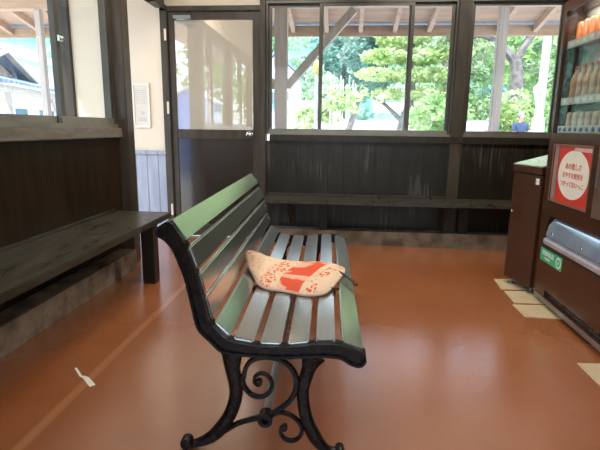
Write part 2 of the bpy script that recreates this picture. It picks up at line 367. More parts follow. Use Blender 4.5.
box('door_pane', M_doorglass, dx0 + .055, dx1 - .07, YB + .016, YB + .024, 1.075, 2.085, dr)
box('door_panel', M_doorp, dx0 + .055, dx1 - .07, YB + .012, YB + .03, .13, .985, dr)
MB().lathe([(.026, 0), (.026, -.006), (.011, -.01), (.011, -.032), (.024, -.038), (.030, -.052), (.026, -.066), (.010, -.072)], (-.912, YB, 1.037), 20, 'y').build('door_knob', M_chrome, dr, smooth=True)
box('hinge', M_hinge, -1.722, -1.700, YB - .034, YB - .024, 1.895, 2.0, dr, .002)
box('hinge', M_hinge, -1.722, -1.700, YB - .034, YB - .024, 1.22, 1.335, dr, .002)
box('hinge', M_hinge, -1.722, -1.700, YB - .034, YB - .024, .22, .335, dr, .002)
cl = MB().box(-1.63, -1.46, YB - .035, YB, 2.088, 2.118); cl.tube([(-1.60, YB - .02, 2.085), (-1.52, YB - .06, 2.075), (-1.42, YB - .03, 2.06)], .006, 8)
cl.build('door_closer', M_steel, dr, bevel=.003)

# ---------------------------------------------------------------- wall benches
lb = thing('wall_bench', 'long dark plank bench along the left wall under the window', 'bench', (XL, 1.0, 0))
MB().box(.0, .445, YR - .97, 2.47, .418, .46).build('seat', M_benchtop, lb, bevel=.005)
box('back_cleat', M_benchtop, .002, .022, YR - .97, 2.44, .461, .478, lb, .002)
for y in (2.12, -1.0): box('leg', M_dark, .345, .435, y, y + .09, 0, .417, lb, .003)
for y in (1.75, .65, -.45, -1.6):
    MB().box(.003, .05, y, y + .07, .17, .417).build('bracket', M_dark, lb, bevel=.003)
    MB().bar((.03, y + .035, .2), (.38, y + .035, .40), .05, .05).build('bracket', M_dark, lb, bevel=.003)
bb = thing('wall_bench', 'dark plank bench along the back wall under the garden windows', 'bench', (0, YB, 0))
MB().box(-.745, 1.60, -.37, 0, .420, .455).build('seat', M_benchtop, bb, bevel=.005)
box('back_cleat', M_benchtop, -.72, .98, -.055, -.03, .456, .478, bb, .003)
for x in (-.215, 1.10): box('support', M_dark, x, x + .075, -.139, -.001, .137, .424, bb, .003)
for x in (-.50, .95): MB().bar((x, -.02, .2), (x, -.28, .41), .035, .035).build('bracket', M_dark, bb, bevel=.002)

# ---------------------------------------------------------------- cast iron park bench
IX, IY = 0.094, 1.475; TH = math.radians(2.058); L0 = 1.677
ib = thing('park_bench', 'dark green slatted park bench with scrolled black cast iron ends in mid-floor', 'bench', (IX, IY, 0), TH)
TP = [(-.690, .778), (-.649, .800), (-.618, .764), (-.590, .708), (-.567, .635), (-.545, .546), (-.530, .482), (-.516, .452), (-.480, .410), (-.449, .393), (-.371, .380), (-.253, .381), (-.17, .393), (-.104, .396), (-.047, .383), (0, .366)]
BP = [(-.693, .772), (-.690, .750), (-.668, .738), (-.640, .704), (-.619, .650), (-.604, .606), (-.587, .52), (-.573, .45), (-.560, .422), (-.523, .385), (-.483, .350), (-.388, .339), (-.27, .337), (-.152, .347), (-.085, .343), (-.055, .325), (-.015, .315), (.004, .338)]
Tc = catmull(TP, 4); Bc = catmull(BP, 4)
def fr3(p, t): return (p[0], t, p[1])
def ribbon(mb, line, off, t0, t1):
    """strip of thickness off along a 2D line (offset to its right side)"""
    n = len(line); P = []
    for i in range(n):
        d = line[min(i + 1, n - 1)] - line[max(i - 1, 0)]; d = d / (np.linalg.norm(d) + 1e-9); P.append(line[i] + np.array([d[1], -d[0]]) * off)
    for i in range(n - 1):
        q = [line[i], line[i + 1], P[i + 1], P[i]]
        mb.hexa([fr3(q[0], t0), fr3(q[1], t0), fr3(q[2], t0), fr3(q[3], t0), fr3(q[0], t1), fr3(q[1], t1), fr3(q[2], t1), fr3(q[3], t1)])
def limb(mb, pts, widths, t0, t1, n=5):
    c = catmull(pts, n); ws = np.interp(np.linspace(0, 1, len(c)), np.linspace(0, 1, len(widths)), widths)
    A = []; B_ = []
    for i in range(len(c)):
        d = c[min(i + 1, len(c) - 1)] - c[max(i - 1, 0)]; d = d / (np.linalg.norm(d) + 1e-9); nn = np.array([-d[1], d[0]]) * ws[i] / 2
        A.append(c[i] + nn); B_.append(c[i] - nn)
    b0 = len(mb.v); tm = (t0 + t1) / 2; N_ = len(c)
    # octagonal-ish section so the casting looks rounded
    for i in range(N_):
        m_ = (A[i] + B_[i]) / 2
        for (k, tt) in ((1, .0), (1, .0)): pass
        ring = [(m_ + (A[i] - m_) * .55, t0), (A[i], t0 + (t1 - t0) * .28), (A[i], t1 - (t1 - t0) * .28), (m_ + (A[i] - m_) * .55, t1),
                (m_ + (B_[i] - m_) * .55, t1), (B_[i], t1 - (t1 - t0) * .28), (B_[i], t0 + (t1 - t0) * .28), (m_ + (B_[i] - m_) * .55, t0)]
        mb.v += [fr3(p, t) for p, t in ring]
    for i in range(N_ - 1):
        for k in range(8): mb.f.append((b0 + i * 8 + k, b0 + i * 8 + (k + 1) % 8, b0 + (i + 1) * 8 + (k + 1) % 8, b0 + (i + 1) * 8 + k))
    mb.f.append(tuple(b0 + k for k in range(8))); e = b0 + (N_ - 1) * 8; mb.f.append(tuple(e + k for k in range(7, -1, -1)))
def arc(cx, cz, r0, r1, a0, a1, n=26):
    return [(cx + (r0 + (r1 - r0) * i / (n - 1)) * math.cos(math.radians(a0 + (a1 - a0) * i / (n - 1))), cz + (r0 + (r1 - r0) * i / (n - 1)) * math.sin(math.radians(a0 + (a1 - a0) * i / (n - 1)))) for i in range(n)]
def end_frame(y0, sgn):
    """y0: outer face; sgn +1 goes inwards"""
    T_ = lambda a: y0 + sgn * a
    r = MB()
    poly = [tuple(p) for p in Tc] + [tuple(p) for p in Bc[::-1]]
    # web as quads between the two resampled lines
    n = 80
    def res(Lc):
        a = np.array(Lc); s = np.r_[0, np.cumsum(np.hypot(*np.diff(a, axis=0).T))]; s /= s[-1]; u = np.linspace(0, 1, n)
        return np.stack([np.interp(u, s, a[:, 0]), np.interp(u, s, a[:, 1])], 1)
    a_, b_ = res(Tc), res(Bc)
    for i in range(n - 1):
        q = [a_[i], a_[i + 1], b_[i + 1], b_[i]]
        r.hexa([fr3(p, T_(.010)) for p in q] + [fr3(p, T_(.034)) for p in q])
    ribbon(r, a_, .008, T_(0), T_(.046)); ribbon(r, b_, -.009, T_(0), T_(.040))
    rail = r.build('end_rail', M_iron, ib)
    g = MB()
    limb(g, [(-.452, .345), (-.452, .29), (-.443, .235), (-.442, .18), (-.464, .11), (-.497, .055), (-.542, .010), (-.602, -.016)], [.075, .052, .046, .046, .046, .048, .040, .022], T_(.004), T_(.036))
    g.tube([fr3(p, T_(.036)) for p in arc(-.622, -.006, .004, .008, 0, 340, 10)], .008, 8)
    MBcy = g.lathe([(.001, T_(0)), (.019, T_(.001)), (.0215, T_(.006)), (.0215, T_(.038)), (.019, T_(.043)), (.001, T_(.044))], (-.622, 0, -.008), 18, 'y')
    g.build('leg', M_iron, ib, smooth=True)
    g = MB()
    limb(g, [(-.176, .342), (-.190, .30), (-.207, .228), (-.206, .17), (-.192, .10), (-.163, .037), (-.128, -.008), (-.088, -.018)], [.085, .048, .042, .042, .044, .046, .036, .022], T_(.004), T_(.036))
    g.lathe([(.001, T_(0)), (.015, T_(.001)), (.017, T_(.006)), (.017, T_(.038)), (.015, T_(.043)), (.001, T_(.044))], (-.076, 0, -.0115), 18, 'y')
    g.build('leg', M_iron, ib, smooth=True)
    # scrollwork
    g = MB()
    big = [(-.415, .250), (-.405, .292), (-.380, .322), (-.330, .333), (-.275, .318), (-.240, .280), (-.231, .235), (-.245, .185), (-.278, .148), (-.320, .118), (-.340, .103)]
    limb(g, big, [.018, .016, .018, .018, .018, .020, .020, .018, .018, .018, .02], T_(.010), T_(.030), 6)
    sp = [(-.420, .262), (-.413, .222), (-.390, .192), (-.360, .183), (-.333, .193), (-.317, .219), (-.319, .248), (-.336, .268), (-.357, .272), (-.374, .259), (-.378, .241), (-.370, .231)]
    limb(g, sp, [.018, .017, .017, .016, .016, .015, .014, .013, .012, .011, .010], T_(.010), T_(.030), 6)
    g.lathe([(.002, T_(.004)), (.012, T_(.008)), (.014, T_(.02)), (.012, T_(.032)), (.002, T_(.036))], (-.362, 0, .238), 14, 'y')
    limb(g, [(-.478, .045), (-.440, .074), (-.400, .090), (-.355, .104)], [.012, .018, .018, .022], T_(.010), T_(.030))
    low = [(-.320, .112), (-.290, .126), (-.255, .120), (-.224, .096), (-.210, .066), (-.218, .034), (-.243, .018), (-.270, .024), (-.285, .046), (-.282, .068), (-.270, .074)]
    limb(g, low, [.018, .016, .015, .016, .015, .015, .014, .013, .012, .011], T_(.010), T_(.030), 6)
    g.lathe([(.002, T_(.004)), (.010, T_(.008)), (.012, T_(.02)), (.010, T_(.032)), (.002, T_(.036))], (-.272, 0, .068), 14, 'y')
    g.build('scrollwork', M_iron, ib, smooth=True)
    # hub: a socket ring for the stretcher
    g = MB(); n = 20; b0 = 0
    for (ro, t) in ((.026, 0.0), (.026, .044)):
        for k in range(n): g.v.append((-.338 + ro * math.cos(2 * PI * k / n), T_(t), .102 + ro * math.sin(2 * PI * k / n)))
    for (ro, t) in ((.013, 0.0), (.013, .044)):
        for k in range(n): g.v.append((-.338 + ro * math.cos(2 * PI * k / n), T_(t), .102 + ro * math.sin(2 * PI * k / n)))
    for k in range(n):
        j = (k + 1) % n
        g.f += [(k, j, n + j, n + k), (2 * n + k, 2 * n + j, 3 * n + j, 3 * n + k), (k, j, 2 * n + j, 2 * n + k), (n + k, n + j, 3 * n + j, 3 * n + k)]
    g.build('hub', M_iron, ib, smooth=True)
end_frame(0.0, 1)
end_frame(L0 + .03, -1)
MB().tube([(-.338, .04, .105), (-.338, L0 - .01, .105)], .017, 14).build('stretcher', M_steel, ib, smooth=True)
Ta = np.array(Tc)
def slat(p0, p1, lift=.004, th=.020):
    p0 = np.array(p0); p1 = np.array(p1); d = (p1 - p0) / np.linalg.norm(p1 - p0); n = np.array([-d[1], d[0]])
    a = p0 + n * lift; b_ = p1 + n * lift; q = [a, b_, b_ - n * th, a - n * th]
    y0, y1 = .022, L0 + .008
    return MB().hexa([(*fr3(p, y0),) for p in q] + [(*fr3(p, y1),) for p in q]).build('slat', M_slat, ib, bevel=.0055)
for p0, p1 in (((-.649, .800), (-.602, .735)), ((-.592, .713), (-.565, .638)), ((-.559, .624), (-.543, .549)), ((-.540, .538), (-.523, .461))): slat(p0, p1, .006)
for p0, p1 in (((-.511, .450), (-.461, .402)), ((-.448, .393), (-.381, .383)), ((-.357, .380), (-.286, .380)), ((-.262, .381), (-.191, .391)), ((-.167, .393), (-.102, .396)), ((-.078, .390), (-.006, .367))): slat(p0, p1, .006)
for z, w_ in ((.760, -.622), (.672, -.585), (.585, -.558), (.505, -.536)):
    MB().lathe([(.001, 0), (.006, .001), (.006, .004), (.001, .005)], (w_ + .012, L0 * .985, z), 10, 'x').build('bolt', M_steel, ib)

KB = .973; ZB = .0306
ib.location = (IX * KB, IY * KB, 0); ib.scale = (KB,) * 3
for ch in ib.children: ch.location.z = ZB
# ---------------------------------------------------------------- folded cloth hood lying on the bench
def cloth_mat():
    m, t, p = nmat('orange and cream printed cloth'); N = t.nodes.new; L = t.links.new
    uv = N('ShaderNodeUVMap'); uv.uv_map = 'print'
    sx = N('ShaderNodeSeparateXYZ'); L(uv.outputs[0], sx.inputs[0])
    r = N('ShaderNodeValToRGB'); r.color_ramp.interpolation = 'CONSTANT'; L(sx.outputs['X'], r.inputs[0])
    cream = (.74, .56, .38, 1); red = (.66, .075, .022, 1)
    stops = [(0, 0.0), (0.6538, .85), (0.6808, .3), (0.6981, .8), (0.7192, .3), (0.7604, 1.0), (0.8712, .0), (0.9, .5), (0.9462, .0)]
    els = r.color_ramp.elements
    els[0].position = 0; els[0].color = (0, 0, 0, 1); els[1].position = stops[1][0]; els[1].color = (.85,) * 3 + (1,)
    for pos, v in stops[2:]:
        e = els.new(pos); e.color = (v, v, v, 1)
    # motif noise
    n = N('ShaderNodeTexNoise'); n.inputs['Scale'].default_value = 4.2; n.inputs['Detail'].default_value = 1.5; mp0 = N('ShaderNodeMapping'); L(uv.outputs[0], mp0.inputs[0]); mp0.inputs['Scale'].default_value = (2.6, 1, 1); L(mp0.outputs[0], n.inputs[0])
    mp = N('ShaderNodeMapping'); L(uv.outputs[0], mp.inputs[0]); mp.inputs['Scale'].default_value = (60, 18, 1)
    v = N('ShaderNodeTexVoronoi'); v.inputs['Scale'].default_value = 1; L(mp.outputs[0], v.inputs[0])
    vr = N('ShaderNodeMapRange'); vr.inputs[1].default_value = .25; vr.inputs[2].default_value = .5; vr.inputs[3].default_value = .9; vr.inputs[4].default_value = -.7; L(v.outputs['Distance'], vr.inputs[0])
    nr = N('ShaderNodeMapRange'); nr.inputs[1].default_value = .56; nr.inputs[2].default_value = .61; nr.inputs[3].default_value = 0; nr.inputs[4].default_value = 1; L(n.outputs[0], nr.inputs[0])
    # where mask ~1 (red) motif noise removes, where mask .25 voronoi adds
    k = N('ShaderNodeMath'); k.operation = 'MULTIPLY_ADD'; L(nr.outputs[0], k.inputs[0]); k.inputs[1].default_value = -.7; L(r.outputs[0], k.inputs[2])
    gt = N('ShaderNodeMath'); gt.operation = 'GREATER_THAN'; L(r.outputs[0], gt.inputs[0]); gt.inputs[1].default_value = .1
    va = N('ShaderNodeMath'); va.operation = 'MULTIPLY'; L(vr.outputs[0], va.inputs[0]); L(gt.outputs[0], va.inputs[1])
    lt = N('ShaderNodeMath'); lt.operation = 'LESS_THAN'; L(r.outputs[0], lt.inputs[0]); lt.inputs[1].default_value = .9
    vb = N('ShaderNodeMath'); vb.operation = 'MULTIPLY'; L(va.outputs[0], vb.inputs[0]); L(lt.outputs[0], vb.inputs[1])
    sm = N('ShaderNodeMath'); sm.operation = 'ADD'; sm.use_clamp = True; L(k.outputs[0], sm.inputs[0]); L(vb.outputs[0], sm.inputs[1])
    # pale scrollwork on the cream end
    n4 = N('ShaderNodeTexNoise'); n4.inputs['Scale'].default_value = 9; n4.inputs['Distortion'].default_value = 1.5; L(mp0.outputs[0], n4.inputs[0])
    r4 = N('ShaderNodeMapRange'); r4.inputs[1].default_value = .56; r4.inputs[2].default_value = .62; r4.inputs[3].default_value = 0; r4.inputs[4].default_value = .30; L(n4.outputs[0], r4.inputs[0])
    s4 = N('ShaderNodeMath'); s4.operation = 'MAXIMUM'; L(sm.outputs[0], s4.inputs[0]); L(r4.outputs[0], s4.inputs[1])
    # red upper corner
    ra = N('ShaderNodeMath'); ra.operation = 'MULTIPLY_ADD'; L(sx.outputs['X'], ra.inputs[0]); ra.inputs[1].default_value = -1.0; L(sx.outputs['Y'], ra.inputs[2])
    rb = N('ShaderNodeMapRange'); rb.inputs[1].default_value = .66; rb.inputs[2].default_value = .70; L(ra.outputs[0], rb.inputs[0])
    s5 = N('ShaderNodeMath'); s5.operation = 'MAXIMUM'; L(s4.outputs[0], s5.inputs[0]); L(rb.outputs[0], s5.inputs[1])
    mx = N('ShaderNodeMixRGB'); L(s5.outputs[0], mx.inputs[0]); mx.inputs[1].default_value = cream; mx.inputs[2].default_value = red
    L(mx.outputs[0], p.inputs['Base Color']); p.inputs['Roughness'].default_value = .85
    w_ = N('ShaderNodeTexNoise'); w_.inputs['Scale'].default_value = 220; tc = N('ShaderNodeTexCoord'); L(tc.outputs['Object'], w_.inputs[0])
    b = N('ShaderNodeBump'); b.inputs['Strength'].default_value = .25; b.inputs['Distance'].default_value = .002; L(w_.outputs[0], b.inputs['Height']); L(b.outputs[0], p.inputs['Normal'])
    return m
M_cloth = cloth_mat()
M_piping = mat('pale pink piping', (.72, .52, .40), .8, col2=(.66, .46, .35), scale=40)
M_tie = mat('dark brown tie', (.055, .028, .016), .8, col2=(.08, .045, .03), scale=60, bump=.3)
# slanted rest profile (bench top line from the back into the seat), arc length from (-.587,.708)
Q = Ta[[i for i in range(len(Ta)) if i >= 12]]
SQ = np.r_[0, np.cumsum(np.hypot(*np.diff(Q, axis=0).T))]
def rest(s):
    x = np.interp(s, SQ, Q[:, 0]); z = np.interp(s, SQ, Q[:, 1])
    e = .03; dx = np.interp(s + e, SQ, Q[:, 0]) - np.interp(s - e, SQ, Q[:, 0]); dz = np.interp(s + e, SQ, Q[:, 1]) - np.interp(s - e, SQ, Q[:, 1])
    l = math.hypot(dx, dz); return np.array([x, z]), np.array([-dz / l, dx / l])
top = catmull([(.181, .626), (.249, .845), (.366, 1.000), (.56, .974), (.694, .911), (.763, .878)], 8)
right = catmull([(.763, .878), (.754, .783), (.696, .53), (.671, .461)], 8)
bot = catmull([(.334, .600), (.387, .541), (.493, .522), (.615, .450), (.671, .461)], 8)
left = catmull([(.181, .626), (.265, .626), (.334, .600)], 8)
def smp(Lc, t):
    a = np.array(Lc); s = np.r_[0, np.cumsum(np.hypot(*np.diff(a, axis=0).T))]; s /= s[-1]
    return np.array([np.interp(t, s, a[:, 0]), np.interp(t, s, a[:, 1])])
def coons(u, v):      # u along top (0..1), v from bottom (0) to top (1)
    P = (1 - v) * smp(bot, u) + v * smp(top, u) + (1 - u) * smp(left, 1 - v) + u * smp(right, 1 - v)
    P -= (1 - u) * (1 - v) * smp(bot, 0) + u * (1 - v) * smp(bot, 1) + (1 - u) * v * smp(top, 0) + u * v * smp(top, 1)
    return P
NU, NV = 44, 28
def pad_point(u, v, side):
    s, y = coons(u, v); c, n = rest(s)
    e = min(u, 1 - u, (v) * .8, (1 - v) * .8); puff = .006 + .014 * min(1, e / .12) ** .5 + .004 * math.sin(9 * u + 2 * v) * math.sin(7 * v + 1) * min(1, e / .1)
    bend = .012 + (.03 * max(0, (.42 - s)) / .3)
    off = bend + (puff if side else -.001)
    q = c + n * off
    return (q[0], y, q[1])
BC = [-1.6, .126, .274, .377, .665, .85, 1.0]; BT = [-.2, .668, .696, .748, .924, 1.0, 1.06]
def band(u, v): return (np.interp(u, [v * t_ + (1 - v) * c_ for c_, t_ in zip(BC, BT)], BC) + 1.6) / 2.6     # the print runs askew to the edges
vs = []; fs = []; uvs = []
for side in (1, 0):
    for i in range(NU + 1):
        for j in range(NV + 1):
            u, v = i / NU, j / NV; vs.append(pad_point(u, v, side)); uvs.append((band(u, v), v))
W = NV + 1; B0 = (NU + 1) * W
for i in range(NU):
    for j in range(NV):
        a = i * W + j; fs.append((a, a + W, a + W + 1, a + 1)); a += B0; fs.append((a, a + 1, a + W + 1, a + W))
for i in range(NU):
    for j in (0, NV): a = i * W + j; fs.append((a, a + W, a + W + B0, a + B0))
for j in range(NV):
    for i in (0, NU): a = i * W + j; fs.append((a, a + 1, a + 1 + B0, a + B0))
pd = thing('cloth_hood', 'folded orange and cream patterned cloth hood lying on the park bench seat', 'cloth', (IX * KB, IY * KB, 0), TH); pd.scale = (KB,) * 3
pm = MB(); pm.v = vs; pm.f = fs
po = pm.build('padded_cloth', M_cloth, pd, smooth=True)
ul = po.data.uv_layers.new(name='print')
for lp in po.data.loops: ul.data[lp.index].uv = uvs[lp.vertex_index]
edge = [pad_point(i / NU, 1, 1) for i in range(NU + 1)] + [pad_point(1, 1 - j / NV, 1) for j in range(1, NV + 1)] + [pad_point(1 - i / NU, 0, 1) for i in range(1, NU + 1)] + [pad_point(0, j / NV, 1) for j in range(1, NV)]
edge.append(edge[0])
MB().tube([Vector(e) - Vector((0, 0, .003)) for e in edge], .0065, 7, cap=False).build('piping', M_piping, pd, smooth=True)
def tie(a, mid, b):
    MB().tube([Vector(q) for q in catmull([a, mid, b], 5)], [.006] * 9 + [.009, .008], 7).build('tie', M_tie, pd, smooth=True)
tie((-.085, .80, .412), (-.04, .73, .407), (.006, .645, .392))
tie((-.165, .545, .414), (-.12, .525, .412), (-.078, .535, .408))
for ch in pd.children: ch.location.z = ZB

# ---------------------------------------------------------------- paper scrap on the floor
M_scrap = mat('white paper scrap', (.85, .78, .66), .7, col2=(.78, .70, .58), scale=30)
pts = [(-1.200, 1.913), (-1.170, 1.882), (-1.141, 1.851), (-1.122, 1.840), (-1.104, 1.833), (-1.075, 1.806), (-1.046, 1.778)]
wd = [.010, .010, .011, .015, .022, .024, .024]; zz = [.004, .003, .002, .006, .003, .002, .003]
m_ = MB(); n = len(pts)
for i in range(n):
    d = Vector(pts[min(i + 1, n - 1)]) - Vector(pts[max(i - 1, 0)]); d.normalize(); sd = Vector((-d.y, d.x)) * wd[i] / 2
    for s_ in (1, -1):
        for zz_ in (0, .0018): m_.v.append((pts[i][0] + sd.x * s_, pts[i][1] + sd.y * s_, zz[i] + zz_ ))
for i in range(n - 1):
    a = i * 4; c_ = a + 4
    m_.f += [(a + 1, a + 3, c_ + 3, c_ + 1), (a, c_, c_ + 2, a + 2), (a, a + 1, c_ + 1, c_), (a + 2, c_ + 2, c_ + 3, a + 3)]
m_.f += [(0, 2, 3, 1), (n * 4 - 4, n * 4 - 3, n * 4 - 1, n * 4 - 2)]
m_.v = [(x, y, z - .0019) for x, y, z in m_.v]
tag(m_.build('paper_scrap', M_scrap), 'small crumpled white paper strip lying on the red-brown floor near the left bench', 'paper')

# ---------------------------------------------------------------- card plates under the machines
def plate(pts, z, label):
    m_ = MB().prism(pts, lambda p, t: (p[0], p[1], t), z, z + .004)
    return tag(m_.build('card_sheet', M_plate), label, 'card sheet', None)
plate([(1.160, 3.555), (1.46, 3.585), (1.46, 3.34), (1.139, 3.318)], 0, 'cream card sheet under the far corner of the recycling bin')
plate([(1.145, 3.282), (1.42, 3.30), (1.42, 3.055), (1.138, 3.052)], 0, 'middle cream card sheet of three, where the bin meets the vending machine')
plate([(1.114, 3.015), (1.42, 3.03), (1.42, 2.80), (1.118, 2.808)], 0, 'cream card sheet nearest the viewer of the three by the bin')
plate([(1.155, 2.235), (1.44, 2.25), (1.44, 1.95), (1.160, 1.97)], 0, 'cream card sheet lying alone under the near end of the vending machine')

# ---------------------------------------------------------------- recycling bin
bA = Vector((1.205, 3.50)); bB = Vector((1.283, 3.205)); dd = (bB - bA).normalized(); ang = math.atan2(dd.y, dd.x)
bn = thing('recycling_bin', 'brown metal recycling bin with pale sloping lid beside the vending machine', 'bin', (bA.x, bA.y, 0), ang)
# local x along the face (towards camera), local y into the depth
Wd = (bB - bA).length; Dp = .42
MB().box(0, Wd, 0, Dp, .055, .815).build('body', M_vend, bn, bevel=.004)
m_ = MB().prism([(0, .822), (0, .868), (Dp, .965), (Dp, .822)], lambda p, t: (t, p[0], p[1]), -.004, Wd + .004)
m_.v = [(x, y - .006 if y < .01 else y, z) for x, y, z in m_.v]; m_.build('hood', M_vend, bn, bevel=.003)
M_lid = mat('pale lid with green reflection', (.46, .50, .38), .22, col2=(.52, .55, .43), scale=6, metal=.5)  # pale lid; its green is a reflection mixed into the colour
m_ = MB().prism([(-.006, .869), (-.006, .877), (Dp, .974), (Dp, .966)], lambda p, t: (t, p[0], p[1]), -.004, Wd + .004); m_.build('lid', M_lid, bn, bevel=.001)
m_ = MB().box(Wd - .055, Wd - .022, -.0012, 0, .755, .795); m_.build('sticker', M_white, bn)
MB().box(Wd - .049, Wd - .044, -.0022, -.0012, .762, .788).box(Wd - .040, Wd - .029, -.0022, -.0012, .774, .778).build('sticker_print', M_line, bn)
MB().lathe([(.010, 0), (.010, -.004), (.006, -.006), (.001, -.006)], (.022, 0, .54), 12, 'y').build('lock', M_chrome, bn, smooth=True)
for x, y in ((.04, .04), (Wd - .05, .05)):
    MB().lathe([(.028, 0.0045), (.028, .012), (.010, .016), (.010, .056)], (x, y, 0), 14).build('foot', M_steel, bn, smooth=True)
for x, y in ((.04, Dp - .05), (Wd - .05, Dp - .05)):
    MB().lathe([(.028, 0), (.028, .012), (.010, .016), (.010, .056)], (x, y, 0), 14).build('foot', M_steel, bn, smooth=True)

# ---------------------------------------------------------------- vending machine
VX, V0, V1, VD = 1.30, 2.02, 3.20, .68
vm = thing('vending_machine', 'tall brown drinks vending machine with glass display lit by an added lamp and red poster', 'vending machine', (VX, V0, 0))
VL = V1 - V0
Yv = lambda y: y - V0
def holed(name, m, x0, x1, ya, yb, za, zb, holes, parent, bevel=0.0):
    ys = sorted({ya, yb, *[h[0] for h in holes], *[h[1] for h in holes]}); zs = sorted({za, zb, *[h[2] for h in holes], *[h[3] for h in holes]})
    mb = MB()
    idx = {}
    def vid(i, j, k):
        if (i, j, k) not in idx: idx[(i, j, k)] = len(mb.v); mb.v.append(((x0, x1)[k], ys[i], zs[j]))
        return idx[(i, j, k)]
    solid = lambda i, j: 0 <= i < len(ys) - 1 and 0 <= j < len(zs) - 1 and not any(h[0] <= (ys[i] + ys[i + 1]) / 2 <= h[1] and h[2] <= (zs[j] + zs[j + 1]) / 2 <= h[3] for h in holes)
    for i in range(len(ys) - 1):
        for j in range(len(zs) - 1):
            if not solid(i, j): continue
            mb.f.append((vid(i, j, 0), vid(i, j + 1, 0), vid(i + 1, j + 1, 0), vid(i + 1, j, 0)))
            mb.f.append((vid(i, j, 1), vid(i + 1, j, 1), vid(i + 1, j + 1, 1), vid(i, j + 1, 1)))
            if not solid(i - 1, j): mb.f.append((vid(i, j, 0), vid(i, j, 1), vid(i, j + 1, 1), vid(i, j + 1, 0)))
            if not solid(i + 1, j): mb.f.append((vid(i + 1, j, 0), vid(i + 1, j + 1, 0), vid(i + 1, j + 1, 1), vid(i + 1, j, 1)))
            if not solid(i, j - 1): mb.f.append((vid(i, j, 0), vid(i + 1, j, 0), vid(i + 1, j, 1), vid(i, j, 1)))
            if not solid(i, j + 1): mb.f.append((vid(i, j + 1, 0), vid(i, j + 1, 1), vid(i + 1, j + 1, 1), vid(i + 1, j + 1, 0)))
    return mb.build(name, m, parent)
holed('front_door', M_vend, 0, .10, 0, VL, .055, 1.86,
      [(Yv(2.20), Yv(3.165), 1.09, 1.80), (Yv(2.645), Yv(3.108), .685, 1.018), (Yv(2.28), Yv(3.095), .392, .580), (Yv(2.10), Yv(3.02), .066, .108)], vm)
body = MB().box(.28, VD, 0, VL, .06, 1.86).box(.101, .28, 0, .05, .06, 1.86).box(.101, .28, VL - .012, VL, .06, 1.86).box(.101, .28, .05, VL - .012, 1.82, 1.86)
body.box(.101, .28, .05, VL - .012, 1.02, 1.075).box(.101, .28, .05, VL - .012, .06, .38)
body.build('cabinet', M_vend, vm)
box('display_back', mat('display backing', (.42, .36, .30), .5, col2=(.36, .34, .28), scale=4), .128, .140, .05, VL - .012, 1.076, 1.82, vm)
box('display_glass', M_vglass, .012, .018, Yv(2.20), Yv(3.165), 1.09, 1.80, vm)
M_rail = mat('grey price rail', (.45, .42, .38), .35, col2=(.30, .26, .24), scale=60, stretch=(1, 1, .3))
mat_tag = mat('price tag paper', (.60, .56, .50), .5, col2=(.5, .46, .42), scale=30)
for z in (1.60, 1.27):
    s_ = box('display_shelf', M_rail, .036, .127, Yv(2.205), Yv(3.160), z, z + .012, vm)
    box('price_rail', M_rail, .024, .0355, Yv(2.205), Yv(3.160), z - .014, z + .030, s_, .002)
    for k in range(11): box('price_tag', mat_tag, .0225, .0238, Yv(2.30) + k * .078, Yv(2.30) + k * .078 + .045, z - .002, z + .02, s_)
br_ = box('button_rail', mat('button rail', (.55, .52, .46), .4, col2=(.42, .38, .33), scale=30), .022, .045, Yv(2.205), Yv(3.16), 1.09, 1.135, vm, .003)
M_blue = mat('blue push button', (.05, .10, .26), .3, col2=(.08, .14, .34), scale=10, coat=.5)
for k in range(14):
    MB().lathe([(.012, .022), (.012, .016), (.009, .013), (.001, .0125)], (0, Yv(2.25) + k * .067, 1.113), 12, 'x').build('button', M_blue, br_, smooth=True)
# poster
M_red = mat('red poster print', (.62, .045, .030), .35, col2=(.56, .04, .028), scale=8, coat=.4)
M_pwhite = mat('poster cream white', (.80, .72, .62), .35, col2=(.76, .68, .58), scale=8, coat=.4)
M_pdark = mat('grey reflection band', (.16, .10, .09), .35, col2=(.2, .13, .11), scale=8, coat=.4)
ps = box('poster', M_red, .006, .012, Yv(2.645), Yv(3.108), .685, 1.018, vm)
cy_, cz_ = Yv(2.848), .855
el = [(.185 * math.cos(2 * PI * k / 40), .140 * math.sin(2 * PI * k / 40)) for k in range(40)]
MB().prism(el, lambda p, t: (t, cy_ + p[0], cz_ + p[1]), .0045, .006).build('poster_disc', M_pwhite, ps)
box('reflection_band', M_pdark, .0045, .006, Yv(3.045), Yv(3.060), .686, 1.017, ps)  # darker reflection on the poster's left, put in as coloured strips
box('reflection_strip', mat('rose grey reflection', (.30, .17, .15), .35, col2=(.36, .2, .18), scale=8, coat=.4), .0045, .006, Yv(3.060), Yv(3.107), .686, 1.017, ps)
box('poster_header', mat('poster pale pink', (.70, .42, .38), .35, col2=(.66, .38, .34), scale=8, coat=.4), .0042, .0058, Yv(2.66), Yv(2.86), .990, 1.012, ps)
holed('poster_frame', mat('brown trim', (.20, .10, .06), .3, col2=(.24, .12, .07), scale=5), -.004, -.0003, Yv(2.637), Yv(3.116), .675, 1.026, [(Yv(2.645), Yv(3.108), .685, 1.018)], vm)
